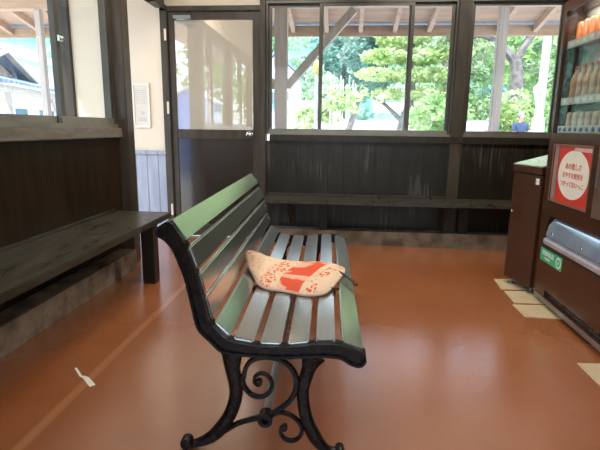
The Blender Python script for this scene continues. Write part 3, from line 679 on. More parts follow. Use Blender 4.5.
def text(body, size, loc, m, parent, name, ext=.0006, align='CENTER', sx=1.0):
    cu = bpy.data.curves.new(name, 'FONT'); cu.body = body; cu.size = size; cu.align_x = align; cu.align_y = 'CENTER'; cu.extrude = ext; cu.offset = size * .012
    to = bpy.data.objects.new('tmp', cu); C.objects.link(to)
    bpy.context.view_layer.update()
    me = bpy.data.meshes.new_from_object(to.evaluated_get(bpy.context.evaluated_depsgraph_get())); bpy.data.objects.remove(to)
    me.materials.clear(); me.materials.append(m)
    o = bpy.data.objects.new(name, me); C.objects.link(o); o.parent = parent; o.location = loc
    # reading direction: towards -y, up z, facing -x
    o.rotation_euler = Matrix(((0, 0, -1), (-1, 0, 0), (0, 1, 0))).to_euler(); o.scale = (sx, 1, 1)
    return o
M_ptext = mat('red lettering', (.55, .06, .05), .5, col2=(.5, .05, .04), scale=9)
text('あの欲しさ', .040, (.004, cy_, cz_ + .045), M_ptext, ps, 'lettering')
text('まやすな使用を', .036, (.004, cy_, cz_ - .006), M_ptext, ps, 'lettering')
text('つかってないっこ', .036, (.004, cy_, cz_ - .056), M_ptext, ps, 'lettering')
# dispensing tray with a clear flap
M_flap = mat('clear grey flap', (.32, .37, .46), .12, col2=(.24, .28, .36), scale=5, metal=.35, coat=.8)
M_tray = mat('silver tray', (.62, .62, .66), .25, metal=.5, col2=(.50, .50, .55), scale=6)
ty = MB().prism([(.10, .575), (.04, .570), (.002, .52), (-.012, .455), (.002, .44), (.10, .44)], lambda p, t: (p[0], t, p[1]), Yv(2.29), Yv(3.070)); tyo = ty.build('tray_flap', M_flap, vm, bevel=.004, smooth=True)
MB().prism([(.10, .439), (.0, .439), (-.016, .425), (-.012, .398), (.02, .393), (.10, .393)], lambda p, t: (p[0], t, p[1]), Yv(2.285), Yv(3.090)).build('tray_lip', M_tray, vm, bevel=.003, smooth=True)
box('tray_back', M_black, .09, .099, Yv(2.28), Yv(3.095), .44, .58, vm)
for y in (2.99, 2.62):
    MB().lathe([(.012, 0), (.012, -.006), (.006, -.009), (.001, -.009)], (-.002, Yv(y), .478), 12, 'x').build('flap_rivet', M_chrome, vm, smooth=True)
MB().box(-.003, -.0005, Yv(2.26), Yv(3.12), .376, .388).build('tray_trim', M_black, vm)
# green sticker
M_green = mat('green sticker', (.02, .36, .16), .4, col2=(.03, .40, .18), scale=8, coat=.3)
gs = box('sticker', M_green, -.0015, 0, Yv(2.828), Yv(3.135), .284, .368, vm); gs['label'] = 'green sticker with white lettering and ring emblem'
text('災害対応型', .034, (-.002, Yv(3.022), .338), M_white, gs, 'lettering')
text('自動販売機', .016, (-.002, Yv(3.03), .306), M_white, gs, 'lettering')
g = MB(); n = 24
for r_ in (.035, .024):
    for k in range(n): g.v.append((-.002, Yv(2.872) + r_ * math.cos(2 * PI * k / n), .326 + r_ * math.sin(2 * PI * k / n)))
for k in range(n): g.f.append((k, (k + 1) % n, n + (k + 1) % n, n + k))
b0 = len(g.v)
for (a, r_) in ((90, .014), (0, .007), (270, .014), (180, .007)): g.v.append((-.002, Yv(2.872) + r_ * math.cos(math.radians(a)), .326 + r_ * math.sin(math.radians(a))))
g.f.append((b0, b0 + 1, b0 + 2, b0 + 3)); g.build('emblem', M_white, gs, fix=False)
# louvre, kick strip, coin panel, feet
holed('vent_grille', M_steel, .03, .04, Yv(2.1), Yv(3.02), .066, .108, [(Yv(2.11) + k * .035, Yv(2.11) + k * .035 + .023, .071, .103) for k in range(26)], vm); box('vent_backing', M_black, .085, .099, Yv(2.1), Yv(3.02), .066, .108, vm)
box('kick_strip', M_steel, -.006, -.001, Yv(2.03), Yv(3.16), .030, .062, vm, .002)
cp = box('coin_panel', mat('coin panel', (.16, .10, .07), .3, metal=.3, col2=(.2, .12, .09), scale=6), -.006, -.0005, Yv(2.28), Yv(2.575), .66, 1.04, vm, .003)
box('coin_slot', M_steel, -.010, -.0065, Yv(2.54), Yv(2.565), .82, .90, cp, .002)
for y in (V0 + .12, V1 - .11):
    for x in (.05, VD - .06):
        MB().lathe([(.036, .0045 if x < .1 else 0), (.036, .022), (.014, .026), (.014, .061)], (x, Yv(y), 0), 14).build('foot', M_steel, vm, smooth=True)

ld = bpy.data.lights.new('display_fill', 'AREA'); ld.shape = 'RECTANGLE'; ld.size = .08; ld.size_y = .9; ld.energy = 3.5; ld.color = (1, .97, .9)  # added lamp that brightens the drinks behind the glass
lo_ = bpy.data.objects.new('display_fill', ld); C.objects.link(lo_); lo_.parent = vm; lo_.location = (.055, Yv(2.68), 1.792); lo_.rotation_euler = (0, math.radians(-25), 0)
# drinks in the display
def can(name, label, m, body_prof, z, group, ys_, x=.088, cap=None):
    src = None
    for y in ys_:
        if src is None:
            src = thing(name, label, 'can' if 'can' in name else 'bottle', (VX + x, y, z), 0, group)
            MB().lathe(body_prof, n=14).build('body', m, src, smooth=True)
            if cap: MB().lathe([(.013, body_prof[-1][1]), (.013, body_prof[-1][1] + .018), (.001, body_prof[-1][1] + .02)], n=12).build('cap', cap, src, smooth=True)
            else: MB().lathe([(.024, body_prof[-1][1]), (.025, body_prof[-1][1] + .003), (.022, body_prof[-1][1] + .001), (.001, body_prof[-1][1])], n=14).build('lid', M_steel, src, smooth=True)
        else:
            c = copy_tree(src); c.location = (VX + x, y, z)
canp = [(.024, 0), (.031, .006), (.031, .112), (.025, .122)]
botp = [(.028, 0), (.031, .005), (.031, .05), (.028, .065), (.031, .08), (.030, .13), (.014, .168), (.012, .185)]
mk = lambda n, a, b_: mat(n, a, .3, col2=b_, scale=14, coat=.5)
can('drink_can', 'orange-red drink can on the top display shelf of the vending machine', mk('orange can print', (.62, .13, .03), (.70, .30, .10)), canp, 1.613, 'cans on the top display shelf', [2.58 + .079 * k for k in range(8)])
can('drink_bottle', 'amber brown drink bottle with red cap on the middle display shelf', mk('tea bottle print', (.34, .16, .07), (.55, .36, .20)), botp, 1.283, 'bottles on the middle display shelf', [2.58 + .079 * k for k in range(8)], cap=M_red)
can('drink_can', 'pale brown drink can in the bottom display row behind the push buttons', mk('coffee can print', (.42, .28, .20), (.66, .62, .58)), canp, 1.091, 'cans in the bottom display row', [2.58 + .079 * k for k in range(8)])

# ---------------------------------------------------------------- added fill lamps under the ceiling, unseen, to brighten the room
M_tube = mat('lamp tube', (.9, .9, .9), .4)
for i, (x, y) in enumerate(((-.85, 3.05), (1.1, 3.05))):
    cl = thing('fill_lamp', ('left', 'right')[i] + ' one of two white fill lamps added under the ceiling', 'lamp', (x, y, ZC), PI / 2)
    box('housing', M_white, -.10, .10, -.62, .62, -.06, 0, cl, .005)
    ld = bpy.data.lights.new('fill_light', 'AREA'); ld.shape = 'RECTANGLE'; ld.size = .22; ld.size_y = 1.2; ld.energy = ROOM_FILL; ld.color = (1, .93, .82)
    lo_ = bpy.data.objects.new('fill_light', ld); C.objects.link(lo_); lo_.parent = cl; lo_.location = (0, 0, -.07)


# ================================================================ OUTSIDE
M_ground = mat('pale paving', (.62, .59, .54), .9, col2=(.70, .67, .62), scale=3)
struct(box('ground', M_ground, -70, 70, -40, 90, -.3, -.13))
M_eave = mat('warm brown eave timber', (.46, .30, .20), .7, col2=(.54, .37, .26), scale=4, stretch=(1, 4, 4), bump=.1)
M_soffit = mat('eave sheathing', (.44, .27, .18), .75, col2=(.54, .35, .25), scale=3, stretch=(.5, 6, 1))
M_opost = mat('weathered veranda post', (.46, .38, .33), .7, col2=(.56, .48, .43), scale=5, stretch=(5, 5, .6), bump=.15)
M_tile = mat('blue grey roof tile', (.14, .17, .24), .45, col2=(.26, .30, .38), scale=20, stretch=(1, 3, 1))
def rz(y, base=2.62, slope=.245): return base - (y - 6.0) * slope
# eave over the garden side
ev = MB()
EX0, EX1 = -7.0, 4.6
ev.hexa([(EX0, YB + .12, rz(YB + .12) + .09), (EX1, YB + .12, rz(YB + .12) + .09), (EX1, 6.84, rz(6.84) + .09), (EX0, 6.84, rz(6.84) + .09),
         (EX0, YB + .12, rz(YB + .12) + .11), (EX1, YB + .12, rz(YB + .12) + .11), (EX1, 6.84, rz(6.84) + .11), (EX0, 6.84, rz(6.84) + .11)])
eo = ev.build('eave_roof', M_soffit); eo['kind'] = 'structure'
ra = [EX0 + .25 + .46 * k for k in range(25)]
for x in ra:
    MB().hexa([(x, YB + .14, rz(YB + .14)), (x + .055, YB + .14, rz(YB + .14)), (x + .055, 6.95, rz(6.95)), (x, 6.95, rz(6.95)),
               (x, YB + .14, rz(YB + .14) + .088), (x + .055, YB + .14, rz(YB + .14) + .088), (x + .055, 6.95, rz(6.95) + .088), (x, 6.95, rz(6.95) + .088)]).build('rafter', M_eave, eo)
box('fascia', M_eave, EX0, EX1, 6.955, 6.985, 2.345, 2.485, eo)
box('eave_batten', M_eave, EX0, EX1, 5.15, 5.20, rz(5.2) + .03, rz(5.2) + .085, eo)
ro = MB().hexa([(EX0, YB + .12, rz(YB + .12) + .2), (EX1, YB + .12, rz(YB + .12) + .2), (EX1, 7.05, rz(7.05) + .125), (EX0, 7.05, rz(7.05) + .125),
                (EX0, YB + .12, rz(YB + .12) + .26), (EX1, YB + .12, rz(YB + .12) + .26), (EX1, 7.05, rz(7.05) + .185), (EX0, 7.05, rz(7.05) + .185)])
ro.build('tile_roof', M_tile, eo)
struct(box('eave_beam', M_eave, EX0, EX1, 5.93, 6.07, 2.50, 2.615))
# roof over the room and an added unseen overhang keeping sun off the floor
rf = MB().hexa([(XL - 1.35, YR - .8, 2.62), (XR + .9, YR - .8, 2.96), (XR + .9, YB + .1, 2.96), (XL - 1.35, YB + .1, 2.62), (XL - 1.35, YR - .8, 2.70), (XR + .9, YR - .8, 3.3), (XR + .9, YB + .1, 3.3), (XL - 1.35, YB + .1, 2.70)])
rf.v = [(x, y, z + .02) for x, y, z in rf.v]
struct(MB().box(XL - 1.35, XL - .13, YR - .8, YB + .12, 2.63, 2.70).build('sunblock_eave', M_soffit))
struct(box('roof', M_tile, XL - 1.35, XR + .9, YR - .8, YB + .12, ZC + .11, ZC + .22))
def vpost(x, label, braces=()):
    p = thing('veranda_post', label, 'post', (x, 6.0, -.13))
    box('shaft', M_opost, -.075, .075, -.075, .075, .10, 2.629, p, .006)
    box('stone_base', mat('base stone', (.5, .48, .45), .8, col2=(.6, .58, .54), scale=8), -.14, .14, -.14, .14, 0, .10, p, .01)
    for s_ in braces: MB().bar((s_ * .07, 0, 1.72), (s_ * .86, 0, 2.60), .09, .11, (0, 1, 0)).build('brace', M_opost, p, bevel=.004)
    return p
vpost(-.79, 'brown veranda post with two diagonal braces outside the left of the garden windows', (1, -1))
vp = vpost(1.775, 'slim plain veranda post outside the right garden window', ())
vp.children[0].scale = (.68, .68, 1)
vq = vpost(-3.84, 'pale grey veranda post outside the left wall window', ())
vq.children[0].scale = (.5, .5, 1)

# ---- foliage helpers, leaf colours paled to carry haze
def leafmat(name, a, b_, tr=.35, scale=1.5):
    m, t, p = nmat(name); N = t.nodes.new; L = t.links.new
    t.nodes.remove(p)
    tc = N('ShaderNodeTexCoord'); n = N('ShaderNodeTexNoise'); n.inputs['Scale'].default_value = scale; n.inputs['Detail'].default_value = 3; L(tc.outputs['Object'], n.inputs[0])
    r = N('ShaderNodeValToRGB'); r.color_ramp.elements[0].position = .38; r.color_ramp.elements[1].position = .62
    r.color_ramp.elements[0].color = (*a, 1); r.color_ramp.elements[1].color = (*b_, 1); L(n.outputs[0], r.inputs[0])
    d = N('ShaderNodeBsdfDiffuse'); q = N('ShaderNodeBsdfTranslucent'); L(r.outputs[0], d.inputs[0]); L(r.outputs[0], q.inputs[0])
    mx = N('ShaderNodeMixShader'); mx.inputs[0].default_value = tr; L(d.outputs[0], mx.inputs[1]); L(q.outputs[0], mx.inputs[2]); L(mx.outputs[0], t.nodes['Material Output'].inputs[0])
    return m
LF_yellow = leafmat('yellow green leaves', (.40, .52, .20), (.66, .74, .42))
LF_green = leafmat('fresh green leaves', (.28, .44, .17), (.52, .66, .32))
LF_pine = leafmat('pine needles', (.30, .42, .24), (.58, .66, .42))
LF_hazeteal = leafmat('hazed hillside leaves', (.20, .33, .28), (.42, .54, .45), scale=.25)  # teal stands for distant haze, mixed into the leaf colour
LF_hazepale = leafmat('haze pale leaves', (.42, .60, .40), (.66, .78, .56))  # paleness is haze put into the colour
M_bark = mat('grey bark', (.13, .11, .11), .9, col2=(.24, .21, .20), scale=8, bump=.5)
def leaves(clumps, n, size, flat=.6):
    """clumps: list of (x,y,z,rx,rz); n leaves over all; quads with random tilt"""
    cl = np.array(clumps, float); wts = cl[:, 3] ** 2 * cl[:, 4]; idx = rng.choice(len(cl), n, p=wts / wts.sum()); c = cl[idx]
    d = rng.normal(size=(n, 3)); d /= np.linalg.norm(d, axis=1)[:, None]; rr = rng.uniform(.55, 1.0, n) ** .6
    pos = c[:, :3] + d * rr[:, None] * np.stack([c[:, 3], c[:, 3], c[:, 4]], 1)
    nv = rng.normal(size=(n, 3)); nv[:, 2] = np.abs(nv[:, 2]) + flat; nv /= np.linalg.norm(nv, axis=1)[:, None]
    a = np.cross(nv, rng.normal(size=(n, 3))); a /= np.linalg.norm(a, axis=1)[:, None]; b_ = np.cross(nv, a)
    s1 = (size * rng.uniform(.6, 1.3, n))[:, None]; s2 = s1 * .55
    v = np.stack([pos - a * s1, pos - b_ * s2, pos + a * s1, pos + b_ * s2], 1).reshape(-1, 3)
    f = np.arange(4 * n).reshape(-1, 4)
    return v, f
def leafobj(name, v, f, m, parent):
    me = bpy.data.meshes.new(name); me.from_pydata(v.tolist(), [], f.tolist()); me.materials.append(m)
    o = bpy.data.objects.new(name, me); C.objects.link(o); o.parent = parent; return o
def tree(name, label, loc, trunk, limbs, clumps, n, size, m, flat=.6, cat='tree', bark=None, group=None):
    t = thing(name, label, cat, loc, 0, group)
    g = MB()
    if trunk: g.tube(catmull([p[:3] for p in trunk], 3), list(np.interp(np.linspace(0, 1, (len(trunk) - 1) * 3 + 1), np.linspace(0, 1, len(trunk)), [p[3] for p in trunk])), 8); g.build('trunk', bark or M_bark, t, smooth=True)
    for lb_ in limbs:
        MB().tube(catmull([p[:3] for p in lb_], 3), list(np.interp(np.linspace(0, 1, (len(lb_) - 1) * 3 + 1), np.linspace(0, 1, len(lb_)), [p[3] for p in lb_])), 7).build('branch', bark or M_bark, t, smooth=True)
    v, f = leaves(clumps, n, size, flat); leafobj('foliage', v, f, m, t)
    return t
def blob(cx, cz, rx, rz_, k, r0, r1, dy=1.0, sq=.5):
    out = []
    for _ in range(k):
        a = random.uniform(0, 2 * PI); q = random.random() ** .5; r = random.uniform(r0, r1)
        out.append((cx + rx * q * math.cos(a), random.uniform(-dy, dy), cz + rz_ * q * math.sin(a), r, r * sq))
    return out
G0 = -.13
# broad pine with layered pads, centre-right of the first window
tree('pine_tree', 'yellow-green garden pine with layered branches behind the middle of the first window', (1.75, 14, G0),
     [(0, 0, 0, .16), (-.15, 0, 1.2, .13), (.1, 0, 2.2, .10), (.0, 0, 3.2, .07), (.2, 0, 4.2, .04)],
     [[(-.1, 0, 1.4, .07), (-.6, .1, 1.9, .05), (-1.1, 0, 2.2, .03)], [(.05, 0, 1.8, .06), (.7, -.1, 2.1, .05), (1.2, 0, 2.3, .03)]],
     [(.0, 0, 4.4, .7, .25), (.9, 0, 4.9, .8, .3), (-.2, .2, 3.7, .8, .22), (.8, -.2, 4.0, .7, .22), (-.7, 0, 3.2, .7, .2), (.3, .1, 3.2, .8, .2), (1.1, 0, 3.3, .6, .2), (-.9, -.2, 2.7, .6, .18), (0, 0, 2.7, .7, .18), (.9, .1, 2.7, .7, .18), (-.6, 0, 2.2, .5, .16), (.5, 0, 2.2, .6, .18), (1.2, 0, 2.3, .4, .15)],
     5200, .10, LF_yellow)
tree('pine_tree', 'tall garden pine with a bare curved branch behind the right end of the first window', (3.25, 16, G0),
     [(0, 0, 0, .2), (.1, 0, 1.6, .17), (-.1, 0, 3.2, .12), (.2, 0, 5.4, .07)],
     [[(0, 0, 2.9, .07), (-.4, 0, 3.5, .05), (-.9, 0, 3.2, .04)], [(.05, 0, 3.9, .06), (-.6, 0, 4.5, .05), (-1.1, 0, 4.7, .03)], [(.1, 0, 3.6, .06), (.9, 0, 4.2, .04)]],
     [(-.6, 0, 5.0, .8, .25), (.5, 0, 5.2, .9, .3), (-1.0, .2, 4.3, .6, .2), (.6, 0, 4.5, .7, .2), (-.3, 0, 4.6, .7, .2), (-.9, 0, 3.7, .5, .15), (.3, .2, 3.9, .6, .2), (1.0, 0, 3.7, .6, .2), (-.5, 0, 3.0, .6, .2), (.5, 0, 3.0, .7, .2), (-.8, 0, 2.4, .6, .2), (.2, 0, 2.4, .6, .2), (.9, 0, 2.2, .5, .2)],
     5200, .10, LF_pine)
tree('pine_tree', 'spreading garden pine with a forked grey trunk behind the right garden window', (6.0, 18.0, G0),
     [(0, 0, 0, .22), (0, 0, 1.4, .2), (-.02, 0, 2.3, .17), (-.1, 0, 2.75, .15)],
     [[(-.08, 0, 2.65, .13), (-.5, 0, 3.1, .10), (-1.0, 0, 3.35, .07), (-1.6, 0, 3.3, .04)], [(-.1, 0, 2.7, .12), (.15, 0, 3.2, .11), (.45, 0, 3.7, .09), (.6, 0, 4.6, .06)], [(.3, 0, 3.4, .07), (.8, .1, 3.7, .05), (1.2, 0, 4.3, .03)], [(-1.0, 0, 3.3, .05), (-1.1, 0, 4.0, .03)]],
     [(-1.5, 0, 3.8, .6, .2), (-1.7, .3, 4.4, .7, .25), (-.9, 0, 4.1, .5, .18), (-.5, 0, 4.6, .7, .2), (.5, .2, 4.8, .8, .25), (1.1, 0, 4.4, .7, .22), (-.2, .2, 3.6, .35, .14), (1.1, 0, 3.7, .5, .18), (-1.7, 0, 3.2, .55, .18), (.9, .2, 3.1, .5, .18), (-.8, .3, 2.9, .35, .14), (-1.4, 0, 2.6, .5, .16), (.6, .3, 2.6, .5, .16)],
     5400, .09, LF_pine).scale = (1.33,) * 3
# rounded bushes under it
for (x, y, r, hgt, m, lab) in ((3.55, 15.6, .95, 2.45, LF_green, 'large bright green bush at the left of the right garden window, behind the white banner'), (4.85, 15.9, 1.15, 2.55, LF_yellow, 'wide yellow-green bush in the middle of the right garden window'),
                               (6.15, 16.0, 1.05, 2.3, LF_green, 'green bush behind the man in the navy shirt'), (7.5, 16.6, 1.0, 2.4, LF_yellow, 'bush at the far right behind the utility pole')):
    cl_ = [(random.uniform(-r, r) * .7, random.uniform(-.5, .5), random.uniform(.3, 1) * hgt * .86, r * .42, r * .3) for _ in range(16)]
    tree('garden_bush', lab, (x, y, G0), [(0, 0, 0, .06), (0, 0, hgt * .5, .04)], [], cl_, 3000, .075, m, .3, 'bush')
tree('leafy_shrub', 'large-leaved green shrub behind the right end of the first window', (2.55, 13.2, G0), [(0, 0, 0, .06), (0, 0, 1.2, .03)], [], blob(0, 1.2, .7, .8, 14, .25, .4, .4, .8), 1100, .12, LF_green, .2, 'bush')
tree('leafy_shrub', 'dark-trunked leaning shrub at the foot of the white poles', (.05, 12, G0), [(-.05, 0, 0, .09), (-.02, 0, .9, .09), (.15, 0, 1.5, .07), (.3, 0, 2.0, .03)], [], blob(.2, 1.95, .6, .35, 9, .2, .3, .3, .6), 260, .10, LF_yellow, .3, 'bush')
tree('leafy_shrub', 'pale green shrub behind the left end of the first window', (-.8, 14.2, G0), [(0, 0, 0, .06), (0, 0, 1.2, .03)], [], blob(0, 1.35, .55, .55, 12, .22, .35, .4, .6), 900, .12, LF_yellow, .3, 'bush')
k_ = ['rounded pale conifer left of the white poles', 'taller rounded pale conifer above the white building roof', 'small rounded pale conifer lowest beside the white building']
for i, (x, y, hgt, r) in enumerate(((-.7, 21, 3.6, .75), (-1.75, 30, 5.0, .9), (-1.15, 18.6, 2.3, .55))):
    tree('conifer', k_[i], (x, y, G0), [(0, 0, 0, .12), (0, 0, hgt * .7, .06)], [], [(random.uniform(-.4, .4) * r, random.uniform(-.4, .4), hgt * (.3 + .7 * random.random()) - .3, r * .5, r * .4) for _ in range(14)], 900, .17, LF_hazepale, .3)
# middle distance row of broadleaf trees
mid = [(-.2, 36, 11, 2.8, LF_hazeteal), (2.4, 32, 9, 2.6, LF_hazeteal), (5.5, 28, 8, 2.8, LF_hazepale), (9.5, 28, 9, 3, LF_green), (-4.5, 33, 8, 2.6, LF_hazepale), (12.5, 24, 8, 2.8, LF_hazepale), (-26, 38, 7.5, 3.2, LF_hazepale), (-33, 42, 8, 3.6, LF_hazepale), (-20, 40, 7.0, 3.0, LF_hazepale)]
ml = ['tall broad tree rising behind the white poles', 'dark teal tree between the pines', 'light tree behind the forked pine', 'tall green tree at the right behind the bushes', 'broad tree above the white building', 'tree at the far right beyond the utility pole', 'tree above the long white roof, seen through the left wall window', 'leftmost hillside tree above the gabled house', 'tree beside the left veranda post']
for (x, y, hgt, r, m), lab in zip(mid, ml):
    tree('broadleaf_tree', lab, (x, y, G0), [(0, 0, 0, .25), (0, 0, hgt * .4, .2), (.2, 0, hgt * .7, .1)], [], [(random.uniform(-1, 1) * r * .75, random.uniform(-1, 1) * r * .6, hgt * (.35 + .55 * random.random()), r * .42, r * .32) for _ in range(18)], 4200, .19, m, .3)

# wooded hillside
M_hill = mat('wooded hillside', (.10, .24, .19), .95, col2=(.24, .40, .28), scale=.35)
hv = []; hf = []; NA, NR = 60, 12
for i in range(NA + 1):
    a = math.radians(-130 + 200 * i / NA)
    for j in range(NR + 1):
        r = 46 + j * 9; z = -.14 + 34 * (1 - math.exp(-j * .28)) + (2.2 * math.sin(a * 9 + j) + 1.5 * math.sin(a * 17 + 2 * j)) * min(1, j / 3)
        hv.append((r * math.sin(a), r * math.cos(a), z))
for i in range(NA):
    for j in range(NR): q = i * (NR + 1) + j; hf.append((q, q + NR + 1, q + NR + 2, q + 1))
hm = MB(); hm.v = hv; hm.f = hf; struct(hm.build('hillside', M_hill, smooth=True))
cs = []
for _ in range(520):
    a = math.radians(random.uniform(-55, 42)); j = random.uniform(.0, 9); r = 46 + j * 9; z = 34 * (1 - math.exp(-j * .28)) + random.uniform(-.5, 1.5); s_ = random.uniform(2.0, 3.6)
    cs.append((r * math.sin(a), r * math.cos(a), z, s_, s_ * .7))
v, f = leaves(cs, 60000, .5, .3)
fo_ = leafobj('hillside_forest', v, f, LF_hazeteal, None); tag(fo_, 'dense forest in haze-tinted teal green covering the hillside in the distance', 'forest', None, 'stuff')

# ---- things in the garden
M_wht = mat('white painted wall', (.80, .80, .80), .6, col2=(.74, .75, .77), scale=3)
M_wht2 = mat('white banner cloth', (.85, .82, .85), .7, col2=(.80, .77, .80), scale=4)
lw = thing('garden_wall', 'long low white garden wall behind the foot of the pines', 'wall', (1.6, 17.5, G0))
box('wall_body', M_wht, -3.0, 2.4, 0, .2, 0, 1.47, lw); box('coping', M_wht, -3.05, 2.45, -.04, .24, 1.471, 1.53, lw, .01)
# pale blue pitched roof shed behind the wall
sh = thing('garden_shed', 'low shed with pale blue roof behind the white garden wall', 'shed', (2.2, 22, G0))
box('shed_wall', mat('pale blue wall', (.50, .66, .74), .6, col2=(.56, .70, .78), scale=3), -.75, .75, 0, 1.6, 0, 1.85, sh)
MB().prism([(-.3, 1.95), (2.1, 2.45), (2.1, 2.52), (-.3, 2.02)], lambda p, t: (t, p[0], p[1]), -.95, .95).build('shed_roof', mat('pale brown roof', (.50, .46, .40), .6, col2=(.56, .52, .46), scale=4), sh)
box('shed_gable', M_wht, -.75, .75, .02, 1.6, 1.85, 1.99, sh)
# little shelter roof
ht = thing('garden_shelter', 'small open shelter with grey gabled roof behind the right end of the first window', 'shelter', (3.62, 20, G0))
for sx_ in (-.55, .55):
    for sy_ in (0, .9): box('post', M_opost, sx_ - .05, sx_ + .05, sy_, sy_ + .1, 0, 1.95, ht)
MB().prism([(-.85, 1.96), (0, 2.35), (.85, 1.96), (.85, 2.03), (0, 2.44), (-.85, 2.03)], lambda p, t: (p[0], t, p[1]), -.3, 1.3).build('roof', mat('grey brown roof', (.30, .26, .25), .6, col2=(.42, .37, .36), scale=6), ht)
# white slender poles
for k in range(9):
    x = -.38 + k * .078 + (.02 if k % 2 else 0)
    q = MB().tube([(0, 0, 0), (0, 0, 2.55 - (k % 3) * .10)], [.017, .011], 8).build('white_pole', M_wht, None, smooth=True); q.location = (x, 12.6 + .05 * (k % 2), G0)
    tag(q, 'slender white pole in the row standing before the hillside', 'pole', 'row of slender white poles')
# lantern pole just beyond the veranda
lp_ = thing('lantern_pole', 'thin lavender-grey pole with small yellow lantern, left of the white poles', 'lamp post', (-.49, 8.2, G0))
MB().tube([(0, 0, 0), (0, 0, 2.1)], .028, 10).build('pole', mat('lavender grey paint', (.40, .42, .52), .5, col2=(.46, .47, .56), scale=6), lp_, smooth=True)
MB().lathe([(.02, 2.1), (.05, 2.14), (.06, 2.22), (.045, 2.31), (.01, 2.34)], n=12).build('lantern', mat('yellow lantern', (.66, .52, .16), .5, col2=(.58, .44, .12), scale=10), lp_, smooth=True)
# utility pole at the right
up = thing('utility_pole', 'pale lavender utility pole with white box at the right edge of the right window', 'pole', (5.33, 14, G0))
MB().tube([(0, 0, 0), (0, 0, 7.5)], [.12, .09], 12).build('pole', mat('pale concrete pole', (.46, .42, .52), .7, col2=(.54, .50, .58), scale=6), up, smooth=True)
MB().tube([(-.1, -.1, 1.2), (-.12, -.16, 1.9), (-.26, -.2, 2.35), (-.05, -.2, 2.60)], .05, 8).build('cable_guard', M_wht, up, smooth=True)
box('meter_box', M_wht, -.22, .06, -.30, -.14, 1.0, 1.6, up, .01)
# banner with pink lettering
bn2 = thing('banner', 'low white banner with pink lettering at the left foot of the right garden window', 'banner', (3.12, 11.4, G0))
box('cloth', M_wht2, -.36, .24, -.012, .012, .55, 1.43, bn2); box('rail', M_steel, -.38, .26, -.02, .02, 1.431, 1.46, bn2)
for x in (-.37, .25): MB().tube([(x, 0, 0), (x, 0, 1.431)], .015, 8).build('stand', M_steel, bn2)
M_pink = mat('pink print', (.85, .16, .50), .6, col2=(.8, .12, .45), scale=8)
M_violet = mat('violet print', (.50, .30, .58), .6, col2=(.45, .26, .52), scale=8)
def text_y(body, size, loc, m, parent):
    o = text(body, size, loc, m, parent, 'lettering', .002); o.rotation_euler = (PI / 2, 0, 0); return o
text_y('花祭り', .17, (-.10, -.014, 1.29), M_violet, bn2)
text_y('植木市', .13, (-.2, -.014, 1.13), M_pink, bn2)
MB().lathe([(.001, -.013), (.10, -.014), (.10, -.016), (.001, -.017)], (.12, 0, 1.15), 16, 'y').build('pink_emblem', M_pink, bn2)
# white flag beside the slim post
wf = thing('white_sign', 'rounded white sign board just left of the slim veranda post', 'sign', (3.45, 12.0, G0))
MB().prism([(.14 * math.cos(t_ * PI / 10) * (1), .55 * (1 if t_ else 1) * math.sin(t_ * PI / 10)) for t_ in range(11)], lambda p, t: (p[0], t, p[1] + 1.0), -.02, .02).build('board', M_wht, wf)
MB().tube([(0, 0, 0), (0, 0, 1.0)], .02, 8).build('post', M_steel, wf)
# a white counter in front of the man
tb = thing('folding_table', 'white cloth-covered folding table in front of the man in the navy shirt', 'table', (4.95, 13.6 - .4, G0))

# ---- the person (seen from behind, arm to the right)
M_skin = mat('skin', (.55, .33, .24), .6, col2=(.6, .37, .27), scale=10)
M_navy = mat('navy polo cotton', (.045, .07, .14), .85, col2=(.06, .09, .17), scale=20)
M_trs = mat('white trousers cotton', (.72, .70, .68), .85, col2=(.66, .64, .62), scale=12)
M_hair = mat('grey hair', (.26, .24, .23), .8, col2=(.34, .32, .30), scale=40)
PX, PY_ = 5.06, 14.6
pr_ = thing('person', 'person in navy polo shirt and white trousers seen from behind, right arm held out', 'person', (PX, PY_, G0), math.radians(200))
def skin(name, verts, edges, radii, m, parent, lv=2):
    me = bpy.data.meshes.new(name); me.from_pydata(verts, edges, []); o = bpy.data.objects.new(name, me); C.objects.link(o)
    sk = o.modifiers.new('s', 'SKIN'); sk.use_smooth_shade = True
    for i, r in enumerate(radii):
        me.skin_vertices[0].data[i].radius = (r[0], r[1]) if isinstance(r, tuple) else (r, r)
    me.skin_vertices[0].data[0].use_root = True
    ss = o.modifiers.new('d', 'SUBSURF'); ss.levels = lv; ss.render_levels = lv
    bpy.context.view_layer.update()
    m2 = bpy.data.meshes.new_from_object(o.evaluated_get(bpy.context.evaluated_depsgraph_get())); bpy.data.objects.remove(o)
    m2.materials.clear(); m2.materials.append(m)
    for p in m2.polygons: p.use_smooth = True
    o = bpy.data.objects.new(name, m2); C.objects.link(o); o.parent = parent; return o
V = [(0, 0, .92), (0, 0, 1.12), (0, -.01, 1.34), (0, 0, 1.46), (0, .02, 1.54), (0, .03, 1.63), (0, .03, 1.72),
     (.09, 0, .86), (.10, .01, .48), (.10, -.02, .09), (.10, .12, .05),
     (-.09, 0, .86), (-.10, .01, .48), (-.10, -.02, .09), (-.10, .12, .05),
     (.18, 0, 1.41), (.23, .02, 1.14), (.26, .10, .93), (.27, .13, .86),
     (-.18, 0, 1.41), (-.27, .08, 1.20), (-.40, .28, 1.12), (-.44, .34, 1.11)]
E_ = [(0, 1), (1, 2), (2, 3), (3, 4), (4, 5), (5, 6), (0, 7), (7, 8), (8, 9), (9, 10), (0, 11), (11, 12), (12, 13), (13, 14), (2, 15), (15, 16), (16, 17), (17, 18), (2, 19), (19, 20), (20, 21), (21, 22)]
Rr = [(.15, .11), (.15, .11), (.17, .11), .06, .055, (.075, .095), (.06, .08), .085, .058, .042, .04, .085, .058, .042, .04, .06, .045, .036, .03, .06, .045, .036, .03]
